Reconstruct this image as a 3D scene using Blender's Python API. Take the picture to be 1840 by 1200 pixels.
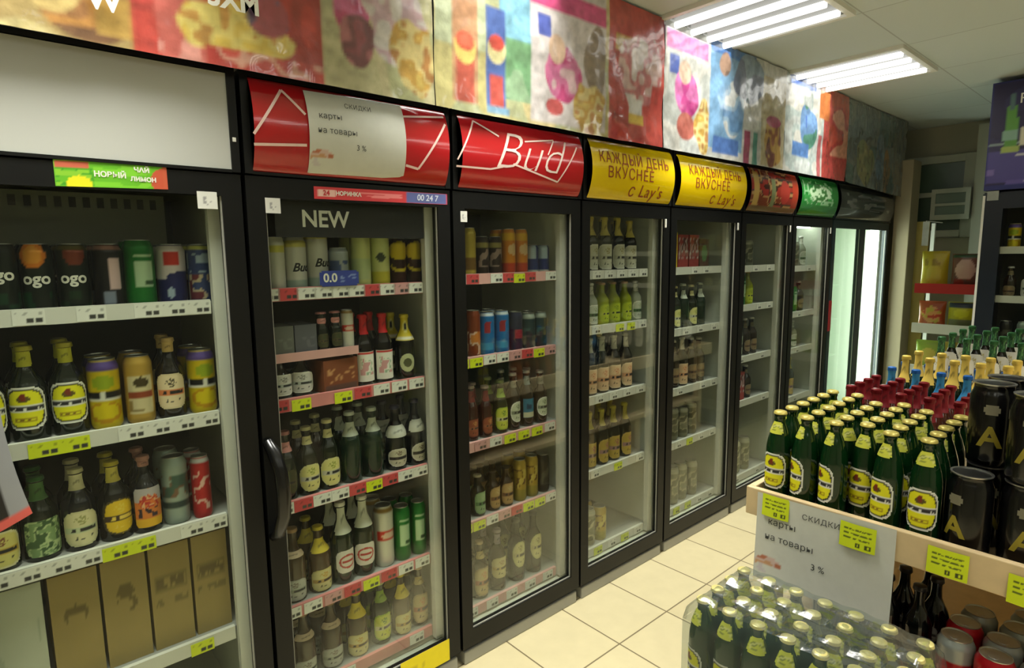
import bpy, bmesh, math, random
import numpy as np
from mathutils import Matrix, Vector

random.seed(7)
D = bpy.data
for _o in list(D.objects): D.objects.remove(_o)
SC = bpy.context.scene
COL = SC.collection
PI = math.pi

# ------------------------------------------------------------------ camera
F_PX = 1076.236
YAW, PITCH, ROLL = 0.7221937, 0.1319302, -0.0110336
def cam_basis():
    f = Vector((math.sin(YAW)*math.cos(PITCH), math.cos(YAW)*math.cos(PITCH), -math.sin(PITCH)))
    r = Vector((math.cos(YAW), -math.sin(YAW), 0)); u = r.cross(f)
    return math.cos(ROLL)*r + math.sin(ROLL)*u, -math.sin(ROLL)*r + math.cos(ROLL)*u, f
_r, _u, _f = cam_basis()
cd = D.cameras.new('camera'); cam = D.objects.new('camera', cd); COL.objects.link(cam)
cam.matrix_world = Matrix(((_r.x, _u.x, -_f.x, 0), (_r.y, _u.y, -_f.y, -1.6411), (_r.z, _u.z, -_f.z, 1.5), (0, 0, 0, 1)))
cd.sensor_fit = 'HORIZONTAL'; cd.sensor_width = 36; cd.lens = 36*F_PX/1840; cd.clip_start = .03
SC.camera = cam

# ------------------------------------------------------------------ world, exposure
w = D.worlds.new('world'); SC.world = w; w.use_nodes = True
bg = w.node_tree.nodes['Background']; bg.inputs[0].default_value = (.55, .62, .6, 1); bg.inputs[1].default_value = .05
vs = SC.view_settings
vs.view_transform = 'Standard'; vs.look = 'None'; vs.gamma = 1; vs.use_curve_mapping = False
vs.exposure = 0.4
LAMP = 1.9           # tube emission
REAR_FILL = 2.6           # brightness of unseen lamps added over the rest of the shop as fill
LOUVRE = 9.5        # watts sent straight down through each lamp's louvre
LAMP_COL = (1.0, .99, .90)
LED = 13.0            # lit cooler strip

# ------------------------------------------------------------------ materials
def lin(c):
    c = c/255.
    return c/12.92 if c <= .04045 else ((c+.055)/1.055)**2.4
def S(r, g, b): return (lin(r), lin(g), lin(b))
MATS = {}
def mat(name, col=None, rough=.5, metal=0., spec=.5, coat=0., noise=0., nscale=8., bump=0., trans=0., alpha=1.):
    """procedural material; col None -> printed colour attribute"""
    if name in MATS: return MATS[name]
    m = D.materials.new(name); m.use_nodes = True; nt = m.node_tree; N = nt.nodes; L = nt.links
    p = N['Principled BSDF']
    p.inputs['Roughness'].default_value = rough; p.inputs['Metallic'].default_value = metal
    p.inputs['Specular IOR Level'].default_value = spec; p.inputs['Coat Weight'].default_value = coat
    p.inputs['Coat Roughness'].default_value = .06
    p.inputs['Transmission Weight'].default_value = trans
    if col is None:
        a = N.new('ShaderNodeAttribute'); a.attribute_name = 'Col'; src = a.outputs['Color']
    else:
        c = N.new('ShaderNodeRGB'); c.outputs[0].default_value = (*col, 1); src = c.outputs[0]
    if noise or bump:
        t = N.new('ShaderNodeTexCoord'); n = N.new('ShaderNodeTexNoise'); n.inputs['Scale'].default_value = nscale; n.inputs['Detail'].default_value = 5
        L.new(t.outputs['Object'], n.inputs['Vector'])
        if noise:
            mr = N.new('ShaderNodeMapRange'); mr.inputs['To Min'].default_value = 1-noise; mr.inputs['To Max'].default_value = 1+noise
            L.new(n.outputs['Fac'], mr.inputs['Value'])
            mx = N.new('ShaderNodeMix'); mx.data_type = 'RGBA'; mx.blend_type = 'MULTIPLY'; mx.inputs['Factor'].default_value = 1
            L.new(src, mx.inputs['A']); L.new(mr.outputs[0], mx.inputs['B']); src = mx.outputs['Result']
        if bump:
            b = N.new('ShaderNodeBump'); b.inputs['Strength'].default_value = bump; b.inputs['Distance'].default_value = .01
            L.new(n.outputs['Fac'], b.inputs['Height']); L.new(b.outputs[0], p.inputs['Normal'])
    L.new(src, p.inputs['Base Color'])
    MATS[name] = m
    return m
def emis(name, col, st):
    if name in MATS: return MATS[name]
    m = D.materials.new(name); m.use_nodes = True; nt = m.node_tree; nt.nodes.clear()
    e = nt.nodes.new('ShaderNodeEmission'); e.inputs[0].default_value = (*col, 1); e.inputs[1].default_value = st
    o = nt.nodes.new('ShaderNodeOutputMaterial'); nt.links.new(e.outputs[0], o.inputs[0])
    MATS[name] = m; return m
def film(name, tint, gloss, haze, hazecol, ior=1.5, rough=.03, bump=0.):
    """thin clear sheet: transparent + fresnel gloss + a little haze"""
    m = D.materials.new(name); m.use_nodes = True; nt = m.node_tree; N = nt.nodes; L = nt.links; N.clear()
    t = N.new('ShaderNodeBsdfTransparent'); t.inputs[0].default_value = (*tint, 1)
    g = N.new('ShaderNodeBsdfGlossy'); g.inputs['Roughness'].default_value = rough
    d = N.new('ShaderNodeBsdfDiffuse'); d.inputs[0].default_value = (*hazecol, 1)
    f = N.new('ShaderNodeFresnel'); f.inputs[0].default_value = ior
    mul = N.new('ShaderNodeMath'); mul.operation = 'MULTIPLY'; mul.inputs[1].default_value = gloss; mul.use_clamp = True
    L.new(f.outputs[0], mul.inputs[0])
    m1 = N.new('ShaderNodeMixShader'); m1.inputs[0].default_value = haze; L.new(t.outputs[0], m1.inputs[1]); L.new(d.outputs[0], m1.inputs[2])
    m2 = N.new('ShaderNodeMixShader'); L.new(mul.outputs[0], m2.inputs[0]); L.new(m1.outputs[0], m2.inputs[1]); L.new(g.outputs[0], m2.inputs[2])
    if bump:
        tc = N.new('ShaderNodeTexCoord'); n = N.new('ShaderNodeTexNoise'); n.inputs['Scale'].default_value = 30
        L.new(tc.outputs['Object'], n.inputs['Vector']); b = N.new('ShaderNodeBump'); b.inputs['Strength'].default_value = bump; b.inputs['Distance'].default_value = .02
        L.new(n.outputs['Fac'], b.inputs['Height']); L.new(b.outputs[0], g.inputs['Normal'])
    o = N.new('ShaderNodeOutputMaterial'); L.new(m2.outputs[0], o.inputs[0])
    MATS[name] = m; return m

PRINT = mat('printed_paper', None, .55, noise=.06, nscale=40)
GLOSSP = mat('glossy_print', None, .28, noise=.06, nscale=25)
CANP = mat('printed_can', None, .3, metal=.35)
GLASSB = mat('bottle_glass', None, .1, coat=.4)
FOIL = mat('cap_metal', None, .32, metal=.3)
ALU = mat('aluminium', S(190, 192, 190), .3, metal=.9)
BLACK = mat('black_powder_coat', S(13, 14, 13), .42, spec=.28, noise=.15, nscale=30)
DARKP = mat('dark_plastic', S(30, 31, 32), .45, noise=.1)
LINER = mat('cooler_liner', S(200, 205, 190), .5, noise=.04)
BACKL = mat('cooler_back', S(58, 62, 52), .55, noise=.08)
SHELFM = mat('shelf_wire', S(150, 152, 146), .4, noise=.05)
RAILW = mat('rail_white', S(205, 206, 196), .4, noise=.05)
RAILR = mat('rail_red', S(204, 130, 128), .45, noise=.25, nscale=14)
RAILP = mat('rail_pink', S(208, 160, 156), .45, noise=.25, nscale=14)
GREY = mat('grey_metal', S(150, 150, 140), .4, noise=.06)
DGLASS = film('door_glass', (.93, .95, .92), .2, .004, (.6, .62, .58))
WRAP = film('shrink_wrap', (.88, .91, .90), .32, .14, (.22, .27, .26), rough=.14, bump=.10)
WOOD = mat('pale_wood', S(214, 190, 146), .6, noise=.14, nscale=22)
WHITE = mat('white_plastic', S(226, 226, 218), .45, noise=.03)
CARD = mat('cardboard', None, .8, noise=.08, nscale=18)
CANVAS = mat('poster_film', None, .26, coat=.7, bump=.55, nscale=9)
SIGNM = mat('sign_acrylic', None, .16, coat=.6)

# ------------------------------------------------------------------ mesh building
class M:
    def __init__(s): s.v = []; s.f = []; s.c = []; s.sm = []
    def face(s, idx, col, sm=False): s.f.append(idx); s.c.append(col); s.sm.append(sm)
    def box(s, x0, x1, y0, y1, z0, z1, col=(1, 1, 1)):
        b = len(s.v)
        s.v += [(x0,y0,z0),(x1,y0,z0),(x1,y1,z0),(x0,y1,z0),(x0,y0,z1),(x1,y0,z1),(x1,y1,z1),(x0,y1,z1)]
        for q in ((0,3,2,1),(4,5,6,7),(0,1,5,4),(1,2,6,5),(2,3,7,6),(3,0,4,7)): s.face([b+i for i in q], col)
        return s
    def lathe(s, prof, col, seg=20, cx=0, cy=0, cap=True):
        """prof [(r,z)] ; col colour or list per ring segment or fn(ang,i)"""
        b = len(s.v)
        for r, z in prof:
            for k in range(seg):
                a = 2*PI*k/seg; s.v.append((cx+r*math.sin(a), cy-r*math.cos(a), z))
        for i in range(len(prof)-1):
            for k in range(seg):
                k2 = (k+1) % seg
                cc = col(i, (k+.5)/seg) if callable(col) else (col[i] if isinstance(col, list) else col)
                s.face([b+i*seg+k, b+i*seg+k2, b+(i+1)*seg+k2, b+(i+1)*seg+k], cc, True)
        if cap:
            c0 = col(0, 0) if callable(col) else (col[0] if isinstance(col, list) else col)
            c1 = col(len(prof)-2, 0) if callable(col) else (col[-1] if isinstance(col, list) else col)
            s.face([b+k for k in range(seg)][::-1], c0); s.face([b+(len(prof)-1)*seg+k for k in range(seg)], c1)
        return s
    def grid(s, fn, nu, nv, paint, u0=0, u1=1, v0=0, v1=1, smooth=True):
        """fn(u,v)->xyz ; paint(U,V)-> (n,3) array, NaN rows dropped"""
        b = len(s.v)
        us = np.linspace(u0, u1, nu+1); vv = np.linspace(v0, v1, nv+1)
        for v in vv:
            for u in us: s.v.append(tuple(fn(u, v)))
        uc = (us[:-1]+us[1:])/2; vc = (vv[:-1]+vv[1:])/2
        U, V = np.meshgrid(uc, vc); C = paint(U.ravel(), V.ravel())
        UU, VV = np.meshgrid(us, vv); PC = paint(UU.ravel(), VV.ravel())
        k = 0; o_ = lambda i, c: tuple(c) if PC[i][0] != PC[i][0] else tuple(PC[i])
        for j in range(nv):
            for i in range(nu):
                c = C[k]; k += 1
                if c[0] != c[0]: continue
                a = b+j*(nu+1)+i
                q = a-b; s.face([a, a+1, a+nu+2, a+nu+1], [o_(q, c), o_(q+1, c), o_(q+nu+2, c), o_(q+nu+1, c)], smooth)
        return s
    def tube(s, pts, r, col=(1,1,1), seg=10):
        b = len(s.v); n = len(pts); P = [Vector(p) for p in pts]
        for i, p in enumerate(P):
            t = (P[min(i+1, n-1)]-P[max(i-1, 0)]).normalized()
            up = Vector((1, 0, 0)) if abs(t.x) < .9 else Vector((0, 0, 1))
            a = t.cross(up).normalized(); c = t.cross(a)
            rr = r[i] if isinstance(r, (list, tuple)) else r
            for k in range(seg):
                an = 2*PI*k/seg; s.v.append(tuple(p+a*rr*math.cos(an)+c*rr*math.sin(an)))
        for i in range(n-1):
            for k in range(seg):
                k2 = (k+1) % seg; s.face([b+i*seg+k, b+i*seg+k2, b+(i+1)*seg+k2, b+(i+1)*seg+k], col, True)
        s.face([b+k for k in range(seg)][::-1], col); s.face([b+(n-1)*seg+k for k in range(seg)], col)
        return s
    def poly(s, pts, col=(1,1,1)):
        b = len(s.v); s.v += [tuple(p) for p in pts]; s.face(list(range(b, b+len(pts))), col); return s
    def add(s, vs, fs, col):
        b = len(s.v); s.v += [tuple(v) for v in vs]
        for f in fs: s.face([b+i for i in f], col)
        return s
    def mesh(s, name, material, bevel=0):
        me = D.meshes.new(name); me.from_pydata(s.v, [], s.f)
        at = me.color_attributes.new('Col', 'FLOAT_COLOR', 'CORNER')
        buf = []
        for f, c in zip(s.f, s.c):
            if isinstance(c, list):
                for q in c: buf += [q[0], q[1], q[2], 1.]
            else: buf += [c[0], c[1], c[2], 1.]*len(f)
        at.data.foreach_set('color', buf)
        me.polygons.foreach_set('use_smooth', s.sm)
        if bevel:
            bm = bmesh.new(); bm.from_mesh(me); bmesh.ops.remove_doubles(bm, verts=bm.verts, dist=1e-5)
            bmesh.ops.bevel(bm, geom=[e for e in bm.edges if e.calc_face_angle(0) > .6], offset=bevel, segments=2, affect='EDGES', profile=.5)
            bm.to_mesh(me); bm.free()
        elif any(s.sm): me.set_sharp_from_angle(angle=math.radians(50))
        me.materials.append(material); me.update()
        return me

LABELS = {}
def tag(o, label=None, cat=None, group=None, kind=None):
    if label:
        if not 4 <= len(label.split()) <= 16: print('LABEL LENGTH', label)
        if label in LABELS and not group: print('DUPLICATE LABEL', label)
        LABELS[label] = 1; o['label'] = label
    if cat: o['category'] = cat
    if group: o['group'] = group
    if kind: o['kind'] = kind
    return o
def link(name, data, parent=None, loc=None, rz=0):
    o = D.objects.new(name, data); COL.objects.link(o)
    if parent: o.parent = parent
    if loc: o.location = loc
    if rz: o.rotation_euler = (0, 0, rz)
    return o
def obj(name, m, material, parent=None, bevel=0, loc=None, rz=0): return link(name, m.mesh(name, material, bevel), parent, loc, rz)
def box(name, x0, x1, y0, y1, z0, z1, material, parent=None, bevel=0, col=(1,1,1)): return obj(name, M().box(x0,x1,y0,y1,z0,z1,col), material, parent, bevel)
def empty(name, loc, rz=0):
    o = link(name, None, None, loc, rz); o.empty_display_size = .1; return o
def struct(name, m, material, bevel=0):
    o = obj(name, m, material, None, bevel); o['kind'] = 'structure'; return o

def text_geo(body, size, shear=0., bold=0., space=1.):
    cu = D.curves.new('t', 'FONT'); cu.body = body; cu.size = size; cu.shear = shear; cu.offset = bold; cu.space_character = space
    cu.align_x = 'CENTER'; cu.align_y = 'CENTER'; cu.resolution_u = 3
    o = D.objects.new('t', cu); COL.objects.link(o)
    dg = bpy.context.evaluated_depsgraph_get(); me = D.meshes.new_from_object(o.evaluated_get(dg))
    bm = bmesh.new(); bm.from_mesh(me); bmesh.ops.triangulate(bm, faces=bm.faces)
    for _ in range(2):
        es = [e for e in bm.edges if e.calc_length() > size*.22]
        if es: bmesh.ops.subdivide_edges(bm, edges=es, cuts=1); bmesh.ops.triangulate(bm, faces=bm.faces)
    bm.verts.ensure_lookup_table(); bm.verts.index_update()
    vs = [tuple(v.co) for v in bm.verts]; fs = [[v.index for v in f.verts] for f in bm.faces]; bm.free()
    D.objects.remove(o); D.meshes.remove(me); D.curves.remove(cu)
    return vs, fs
class Lines(list):
    pass
def flat_text(m, body, size, fn, col, **k):
    """fn(x,y)->world"""
    vs, fs = text_geo(body, size, **k)
    if isinstance(m, Lines): q = M(); m.append(q); m_ = q
    else: m_ = m
    m_.add([fn(v[0], v[1]) for v in vs], fs, col); return m

# ------------------------------------------------------------------ print painter
def vnoise(X, Y, seed=0):
    """smooth value noise 0..1"""
    rs = np.random.RandomState(seed); T = rs.rand(64, 64)
    xi = np.floor(X).astype(int); yi = np.floor(Y).astype(int); fx = X-xi; fy = Y-yi
    fx = fx*fx*(3-2*fx); fy = fy*fy*(3-2*fy); g = lambda a, b: T[a % 64, b % 64]
    return (g(xi,yi)*(1-fx)+g(xi+1,yi)*fx)*(1-fy)+(g(xi,yi+1)*(1-fx)+g(xi+1,yi+1)*fx)*fy
def painter(base, ops):
    def fn(U, V):
        C = np.tile(np.array(base, float), (len(U), 1))
        for o in ops:
            k = o[0]
            if k == 'r':            # u0 v0 u1 v1 col [shear]
                sh = o[6] if len(o) > 6 else 0
                x = U-sh*(V-o[2]); m = (x > o[1]) & (x < o[3]) & (V > o[2]) & (V < o[4]); C[m] = o[5]
            elif k == 'e':          # cu cv ru rv col
                m = ((U-o[1])/o[3])**2+((V-o[2])/o[4])**2 < 1; C[m] = o[5]
            elif k == 'n':          # u0 v0 u1 v1 cols scale seed threshold
                m = (U > o[1]) & (U < o[3]) & (V > o[2]) & (V < o[4])
                n = vnoise(U*o[6], V*o[6], o[7]); k2 = len(o[5]); lo = .25; idx = np.clip(((n-lo)/(1-2*lo)*k2).astype(int), 0, k2-1)
                cc = np.array(o[5])[idx]; C[m] = cc[m]
            elif k == 'en':         # noisy ellipse
                n = vnoise(U*o[6], V*o[6], o[7]); m = ((U-o[1])/o[3])**2+((V-o[2])/o[4])**2 < .55+.9*n
                k2 = len(o[5]); n2 = vnoise(U*o[6]*1.7+9, V*o[6]*1.7, o[7]+1); idx = np.clip((n2*k2).astype(int), 0, k2-1); cc = np.array(o[5])[idx]; C[m] = cc[m]
            elif k == 's':          # superellipse: cu cv ru rv power col
                m = np.abs((U-o[1])/o[3])**o[5]+np.abs((V-o[2])/o[4])**o[5] < 1; C[m] = o[6]
            elif k == 'm':          # keep mask superellipse: power
                m = np.abs((U-o[1])/o[3])**o[5]+np.abs((V-o[2])/o[4])**o[5] > 1; C[m] = np.nan
        return C
    return fn

# ------------------------------------------------------------------ drinks
YEL = S(226, 222, 20); WHT = S(226, 226, 214); BLK = S(22, 22, 24); CRM = S(214, 208, 160); DGRN = S(12, 44, 22); DBRN = S(30, 19, 10); RED = S(186, 26, 32)
def label_patch(r, z0, z1, half, paint, nu=30, nv=30, k=1.012):
    m = M(); m.grid(lambda u, v: (r*k*math.sin(u*half), -r*k*math.cos(u*half), z0+(z1-z0)*(v+1)/2), nu, nv, paint, -1, 1, -1, 1); return m
def lab_yellow():
    return painter(WHT, [('e',0,0,2,2,WHT),('s',0,0,.91,.92,3.2,BLK),('s',0,0,.82,.84,3.2,YEL),('r',-.95,-.16,.95,.14,WHT),('r',-.92,-.10,.92,.08,S(70,70,74)),('n',-.85,-.08,.85,.06,[S(30,30,30),WHT,S(30,30,30)],6,3),
        ('e',-.02,.44,.30,.15,S(90,76,20)),('e',-.02,.52,.15,.18,S(120,40,16)),('r',-.5,-.62,.5,-.46,S(170,150,16)),('n',-.45,-.6,.45,-.48,[S(120,90,14),YEL],7,5),('m',0,.0,1,1,3.4)])
def lab_gen(base, border, band, crest, text=BLK, p=4, bottom=None):
    ops = [('r',-1,-1,1,1,border),('e',0,0,.99,.99,border),('s',0,0,.88,.89,p,base),('r',-.9,-.22,.9,.12,band),('n',-.75,-.16,.75,.06,[text,text,band],5,2),('en',0,.5,.32,.26,[crest,base,crest],6,4),
           ('n',-.55,-.62,.55,-.4,[base,text,base],6,9)]
    if bottom: ops.append(('r',-1,-1,1,-.6,bottom))
    ops.append(('m',0,0,1,1,p)); return painter(base, ops)
def std_prof(h, r):
    q = [(.86,0),(.98,.012),(1,.04),(1,.54),(.97,.585),(.84,.64),(.62,.70)]
    p = [(r*a, h*b) for a, b in q]; n = max(.0125, r*.37)
    return p+[(n*1.12,h*.77),(n,h*.85),(n*.98,h*.925),(n*1.12,h*.93),(n*1.12,h*.95),(n*1.0,h*.955)], n
PROTO = {}
def fat_prof(h, r):
    q = [(.86,0),(.98,.012),(1,.04),(1,.56),(.97,.62),(.88,.69),(.74,.76),(.60,.82)]
    p = [(r*a, h*b) for a, b in q]; n = max(.0125, r*.40)
    return p+[(n*1.05,h*.88),(n,h*.93),(n*1.1,h*.935),(n*1.1,h*.955),(n*1.0,h*.96)], n
def parts_bottle(h, r, g, cap, lab=None, lz=(.16,.5), half=1.15, neck=None, nz=(.66,.86), capname='cap', capz=.945, fat=False):
    prof, n = (fat_prof if fat else std_prof)(h, r); out = []
    root = M().lathe(prof, g, 20).mesh('bottle_body', GLASSB)
    c = M().lathe([(n*1.28,h*capz),(n*1.34,h*(capz+.004)),(n*1.22,h*.992),(n*.9,h)], cap, 20)
    out.append((capname, c.mesh('cap', FOIL), None))
    if lab: out.append(('label', label_patch(r, h*lz[0], h*lz[1], half, lab).mesh('label', PRINT), None))
    if neck:
        z0, z1 = nz
        def rad(zf):
            for (r0, a), (r1, b) in zip(prof, prof[1:]):
                if a <= zf*h <= b: return (r0+(r1-r0)*(zf*h-a)/max(1e-6, b-a))*1.03+.0006
            return n*1.05
        zs = [z0+(z1-z0)*k/6 for k in range(7)]
        cols = neck if callable(neck) else None
        m = M()
        m.grid(lambda u, v: (rad(z0+(z1-z0)*v)*math.sin(u*1.35), -rad(z0+(z1-z0)*v)*math.cos(u*1.35), h*(z0+(z1-z0)*v)), 14, 10, cols or painter(neck, [('n',-.6,.35,.6,.65,[neck,tuple(x*.45 for x in neck)],6,3),('m',0,.5,1,.52,6)]), -1, 1, 0, 1)
        out.append(('neck_label', m.mesh('neck_label', PRINT), None))
    return root, out
def parts_can(h, r, paint, lid=S(190,192,190), txt=None):
    m = M()
    def rr(v): return r*(.86+.14*min(1, v/.05)) if v < .05 else (r*(1-.2*max(0, (v-.9)/.1)) if v > .9 else r)
    m.grid(lambda u, v: (rr(v)*math.sin(u*PI), -rr(v)*math.cos(u*PI), h*v), 40, 30, paint, -1, 1, 0, 1)
    root = m.mesh('can_body', CANP); out = []
    l = M().lathe([(r*.80,h*.998),(r*.83,h),(r*.83,h*1.012),(r*.77,h*1.012),(r*.75,h*.995),(.001,h*.995)], S(200,202,200), 24)
    l.lathe([(r*.25,h*.996),(r*.25,h*1.003)], S(150,152,150), 12, 0, -r*.25)
    out.append(('lid', l.mesh('lid', ALU), None))
    if txt:
        body, size, zc, col, sh = txt
        t = M(); flat_text(t, body, size, lambda x, y: (r*1.012*math.sin(x/r), -r*1.012*math.cos(x/r), h*zc+y), col, shear=sh, bold=.001)
        out.append(('lettering', t.mesh('lettering', PRINT), None))
    return root, out
def cp(base, *ops): return painter(base, list(ops))
GRN2 = S(16, 60, 28)
TYPES = {}
def T(key, name, cat, desc, fn): TYPES[key] = (name, cat, desc, fn)
DG = S(8, 18, 10); DB = S(22, 14, 8)
T('ogoo','beverage_can','can','black can with orange fruit', lambda h,r: parts_can(h,r,cp(S(14,26,22),('e',-.05,.84,.26,.2,S(226,130,40)),('e',-.05,.84,.19,.14,S(236,160,60)),('n',-1,.02,1,.3,[S(14,26,22),S(10,60,36)],4,2)),txt=('ogo',.036,.48,WHT,0)))
T('ogod','beverage_can','can','black can with green lettering band', lambda h,r: parts_can(h,r,cp(S(14,26,22),('n',-1,.05,1,.3,[S(14,26,22),S(20,60,40)],4,5)),txt=('ogo',.036,.55,WHT,0)))
T('ogor','beverage_can','can','black can with red fruit', lambda h,r: parts_can(h,r,cp(S(14,26,22),('e',.05,.84,.22,.16,S(120,50,30)),('r',-1,.93,1,1,S(90,80,30)),('n',-1,.02,1,.3,[S(14,26,22),S(20,50,30)],4,7)),txt=('ogo',.036,.48,WHT,0)))
T('dkstripe','beverage_can','can','black can with pale vertical stripe', lambda h,r: parts_can(h,r,cp(S(20,20,26),('r',-.08,.28,.16,.8,S(220,190,190)),('r',-.2,.05,.02,.25,S(130,140,160)),('r',-1,.9,1,1,S(150,110,100)))))
T('grncan','beverage_can','can','bright green can', lambda h,r: parts_can(h,r,cp(S(18,112,40),('r',-.2,.28,.16,.68,S(180,210,170)),('r',-.2,.74,.16,.77,S(180,210,170)),('n',-.2,.3,.16,.4,[S(60,90,60),S(180,210,170)],9,2))))
T('rwbcan','beverage_can','can','white red and blue can', lambda h,r: parts_can(h,r,cp(S(28,34,92),('r',-1,.48,1,1,S(206,196,196)),('r',-.1,.66,.24,.9,S(196,52,40)),('r',-1,.42,1,.52,S(206,196,196),.0),('e',0,.18,.1,.09,S(170,190,210)),('e',.4,.45,.5,.1,S(28,34,92)))))
T('blucan','beverage_can','can','blue can with ornate lettering', lambda h,r: parts_can(h,r,cp(S(50,66,112),('n',-1,.05,1,.5,[S(50,66,112),S(196,180,150),S(110,50,60)],7,3),('n',-1,.5,1,.85,[S(40,60,110),S(150,170,190)],8,4),('r',-1,.9,1,1,S(180,180,90)))))
T('yel','beer_bottle','bottle','dark bottle with yellow shield label', lambda h,r: parts_bottle(h,r,DG,S(190,180,60),lab_yellow(),(.13,.58),1.22,S(206,204,60),(.78,.94)))
T('yelcan','beverage_can','can','yellow can with black lettering band', lambda h,r: parts_can(h,r,cp(S(206,182,16),('r',-1,.86,1,1,S(90,72,140)),('r',-1,.42,1,.56,WHT),('n',-.6,.44,.6,.54,[BLK,WHT,BLK],6,2),('e',0,.68,.24,.1,S(150,170,30)),('e',0,.24,.4,.15,S(190,140,10)),('e',0,.26,.3,.11,S(220,200,20)))))
T('goldcan','beverage_can','can','gold can with cream label', lambda h,r: parts_can(h,r,cp(S(186,152,66),('r',-.3,.14,.3,.72,S(216,204,160)),('e',0,.62,.16,.08,S(70,60,30)),('r',-.3,.38,.3,.5,S(150,70,40)),('n',-.3,.18,.3,.34,[S(216,204,160),S(150,130,80)],7,3))))
T('beige','beer_bottle','bottle','dark bottle with beige label', lambda h,r: parts_bottle(h,r,S(18,12,8),S(200,170,110),lab_gen(S(218,200,160),S(206,190,150),S(206,120,70),S(60,52,30)),(.12,.56),1.1,S(206,176,110),(.82,.95)))
T('creamy','beer_bottle','bottle','bottle with cream and gold label', lambda h,r: parts_bottle(h,r,DG,S(190,180,120),lab_gen(S(206,196,110),CRM,S(190,160,60),S(120,60,40)),(.05,.5),1.2))
T('grnlab','beer_bottle','bottle','bottle with pale green leafy label', lambda h,r: parts_bottle(h,r,DG,S(60,110,60),painter(S(120,150,96),[('n',-1,-1,1,1,[S(120,150,96),S(176,196,140),S(60,90,50)],5,3),('m',0,0,1,1,6)]),(.06,.5),1.2,S(76,120,64),(.72,.93)))
T('creamlab','beer_bottle','bottle','bottle with cream oval label', lambda h,r: parts_bottle(h,r,S(10,14,20),S(210,204,160),lab_gen(CRM,S(200,196,150),S(190,200,160),S(150,150,90),p=3),(.06,.5),1.15,S(216,212,170),(.74,.93)))
T('yelb','beer_bottle','bottle','bottle with gold label and dark band', lambda h,r: parts_bottle(h,r,S(14,14,14),S(206,190,60),lab_gen(S(222,186,24),S(60,50,20),S(60,40,20),S(226,200,70),S(230,200,80),p=3),(.08,.54),1.1,S(214,200,90),(.74,.93)))
T('orange','beer_bottle','bottle','bottle with orange pictorial label', lambda h,r: parts_bottle(h,r,S(12,12,18),S(190,140,130),painter(S(206,116,40),[('r',-1,.3,1,1,S(176,170,170)),('en',0,.25,.7,.4,[S(214,110,40),S(180,40,30),S(220,170,120)],5,4),('n',-.8,-.5,.8,-.05,[S(50,30,40),S(206,116,40)],5,6),('r',-1,-1,1,-.55,S(220,170,20)),('m',0,0,1,1,9)]),(.08,.6),1.05,S(170,120,110),(.86,.95)))
T('silvcan','beverage_can','can','silver green can with dark script', lambda h,r: parts_can(h,r,cp(S(150,166,156),('n',-.6,.4,.6,.75,[S(150,166,156),S(120,90,70),S(60,90,80)],6,3),('r',-1,.25,1,.36,S(40,60,60)))))
T('redslim','beverage_can','can','slim red can', lambda h,r: parts_can(h,r,cp(S(176,24,30),('n',-.35,.15,.35,.8,[S(176,24,30),S(220,180,170),S(176,24,30)],5,3),('r',-1,.9,1,1,S(200,200,200)))))
T('whitecan','beverage_can','can','plain white can', lambda h,r: parts_can(h,r,cp(S(206,208,196),('r',-1,.7,1,.85,S(200,196,90)))))
T('budcan','beverage_can','can','white can with black script', lambda h,r: parts_can(h,r,cp(S(206,208,198),('r',-1,0,1,.2,S(160,180,170)),('r',-1,.82,1,.95,S(206,200,110))),txt=('Bud',.034,.42,BLK,.35)))
T('silver','beverage_can','can','short silver blue can', lambda h,r: parts_can(h,r,cp(S(176,186,192),('n',-.5,.3,.5,.7,[S(176,186,192),S(90,110,160)],6,2))))
T('limecan','beverage_can','can','tall pale lime can', lambda h,r: parts_can(h,r,cp(S(206,214,140),('r',-1,.1,1,.5,S(190,206,150)))))
T('limelogo','beverage_can','can','tall pale lime can with dark emblem', lambda h,r: parts_can(h,r,cp(S(204,212,140),('e',-.05,.5,.16,.08,S(70,80,60)),('r',-1,0,1,.25,S(196,190,60)))))
T('yeltop','beverage_can','can','dark maroon can with yellow emblems', lambda h,r: parts_can(h,r,cp(S(50,22,16),('e',0,.74,.5,.2,S(210,186,30)),('e',0,.4,.4,.12,S(200,180,40)),('e',0,.44,.34,.09,S(50,22,16)))))
T('whlab','beer_bottle','bottle','short bottle with white label', lambda h,r: parts_bottle(h,r,S(50,46,40),S(190,180,120),lab_gen(S(200,200,190),WHT,S(170,180,170),S(120,120,110)),(.1,.62),1.2))
T('redtop','beer_bottle','bottle','dark bottle with red neck and white label', lambda h,r: parts_bottle(h,r,S(14,10,10),S(190,20,24),painter(WHT,[('n',-.8,-.6,.8,.6,[WHT,S(150,180,150),WHT,S(200,150,150)],4,3),('r',-1,.85,1,1,S(190,30,30))]),(.06,.48),1.25,S(196,20,26),(.72,.97)))
T('yelneck','beer_bottle','bottle','black bottle with yellow neck wrap', lambda h,r: parts_bottle(h,r,S(14,14,10),S(214,196,60),painter(S(190,196,150),[('e',0,0,.55,.5,S(80,84,50)),('m',0,0,1,1,2)]),(.12,.4),.8,painter(S(206,186,30),[('e',0,.6,.5,.22,S(220,210,120)),('e',0,.6,.28,.12,BLK),('r',-1,0,1,.14,WHT)]),(.6,.95)))
T('pink','beer_bottle','bottle','dark bottle with pink neck label', lambda h,r: parts_bottle(h,r,DG,S(180,120,120),lab_gen(S(60,60,30),S(60,60,30),S(80,70,40),S(40,60,30)),(.1,.45),1.,S(216,150,150),(.70,.84)))
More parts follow.
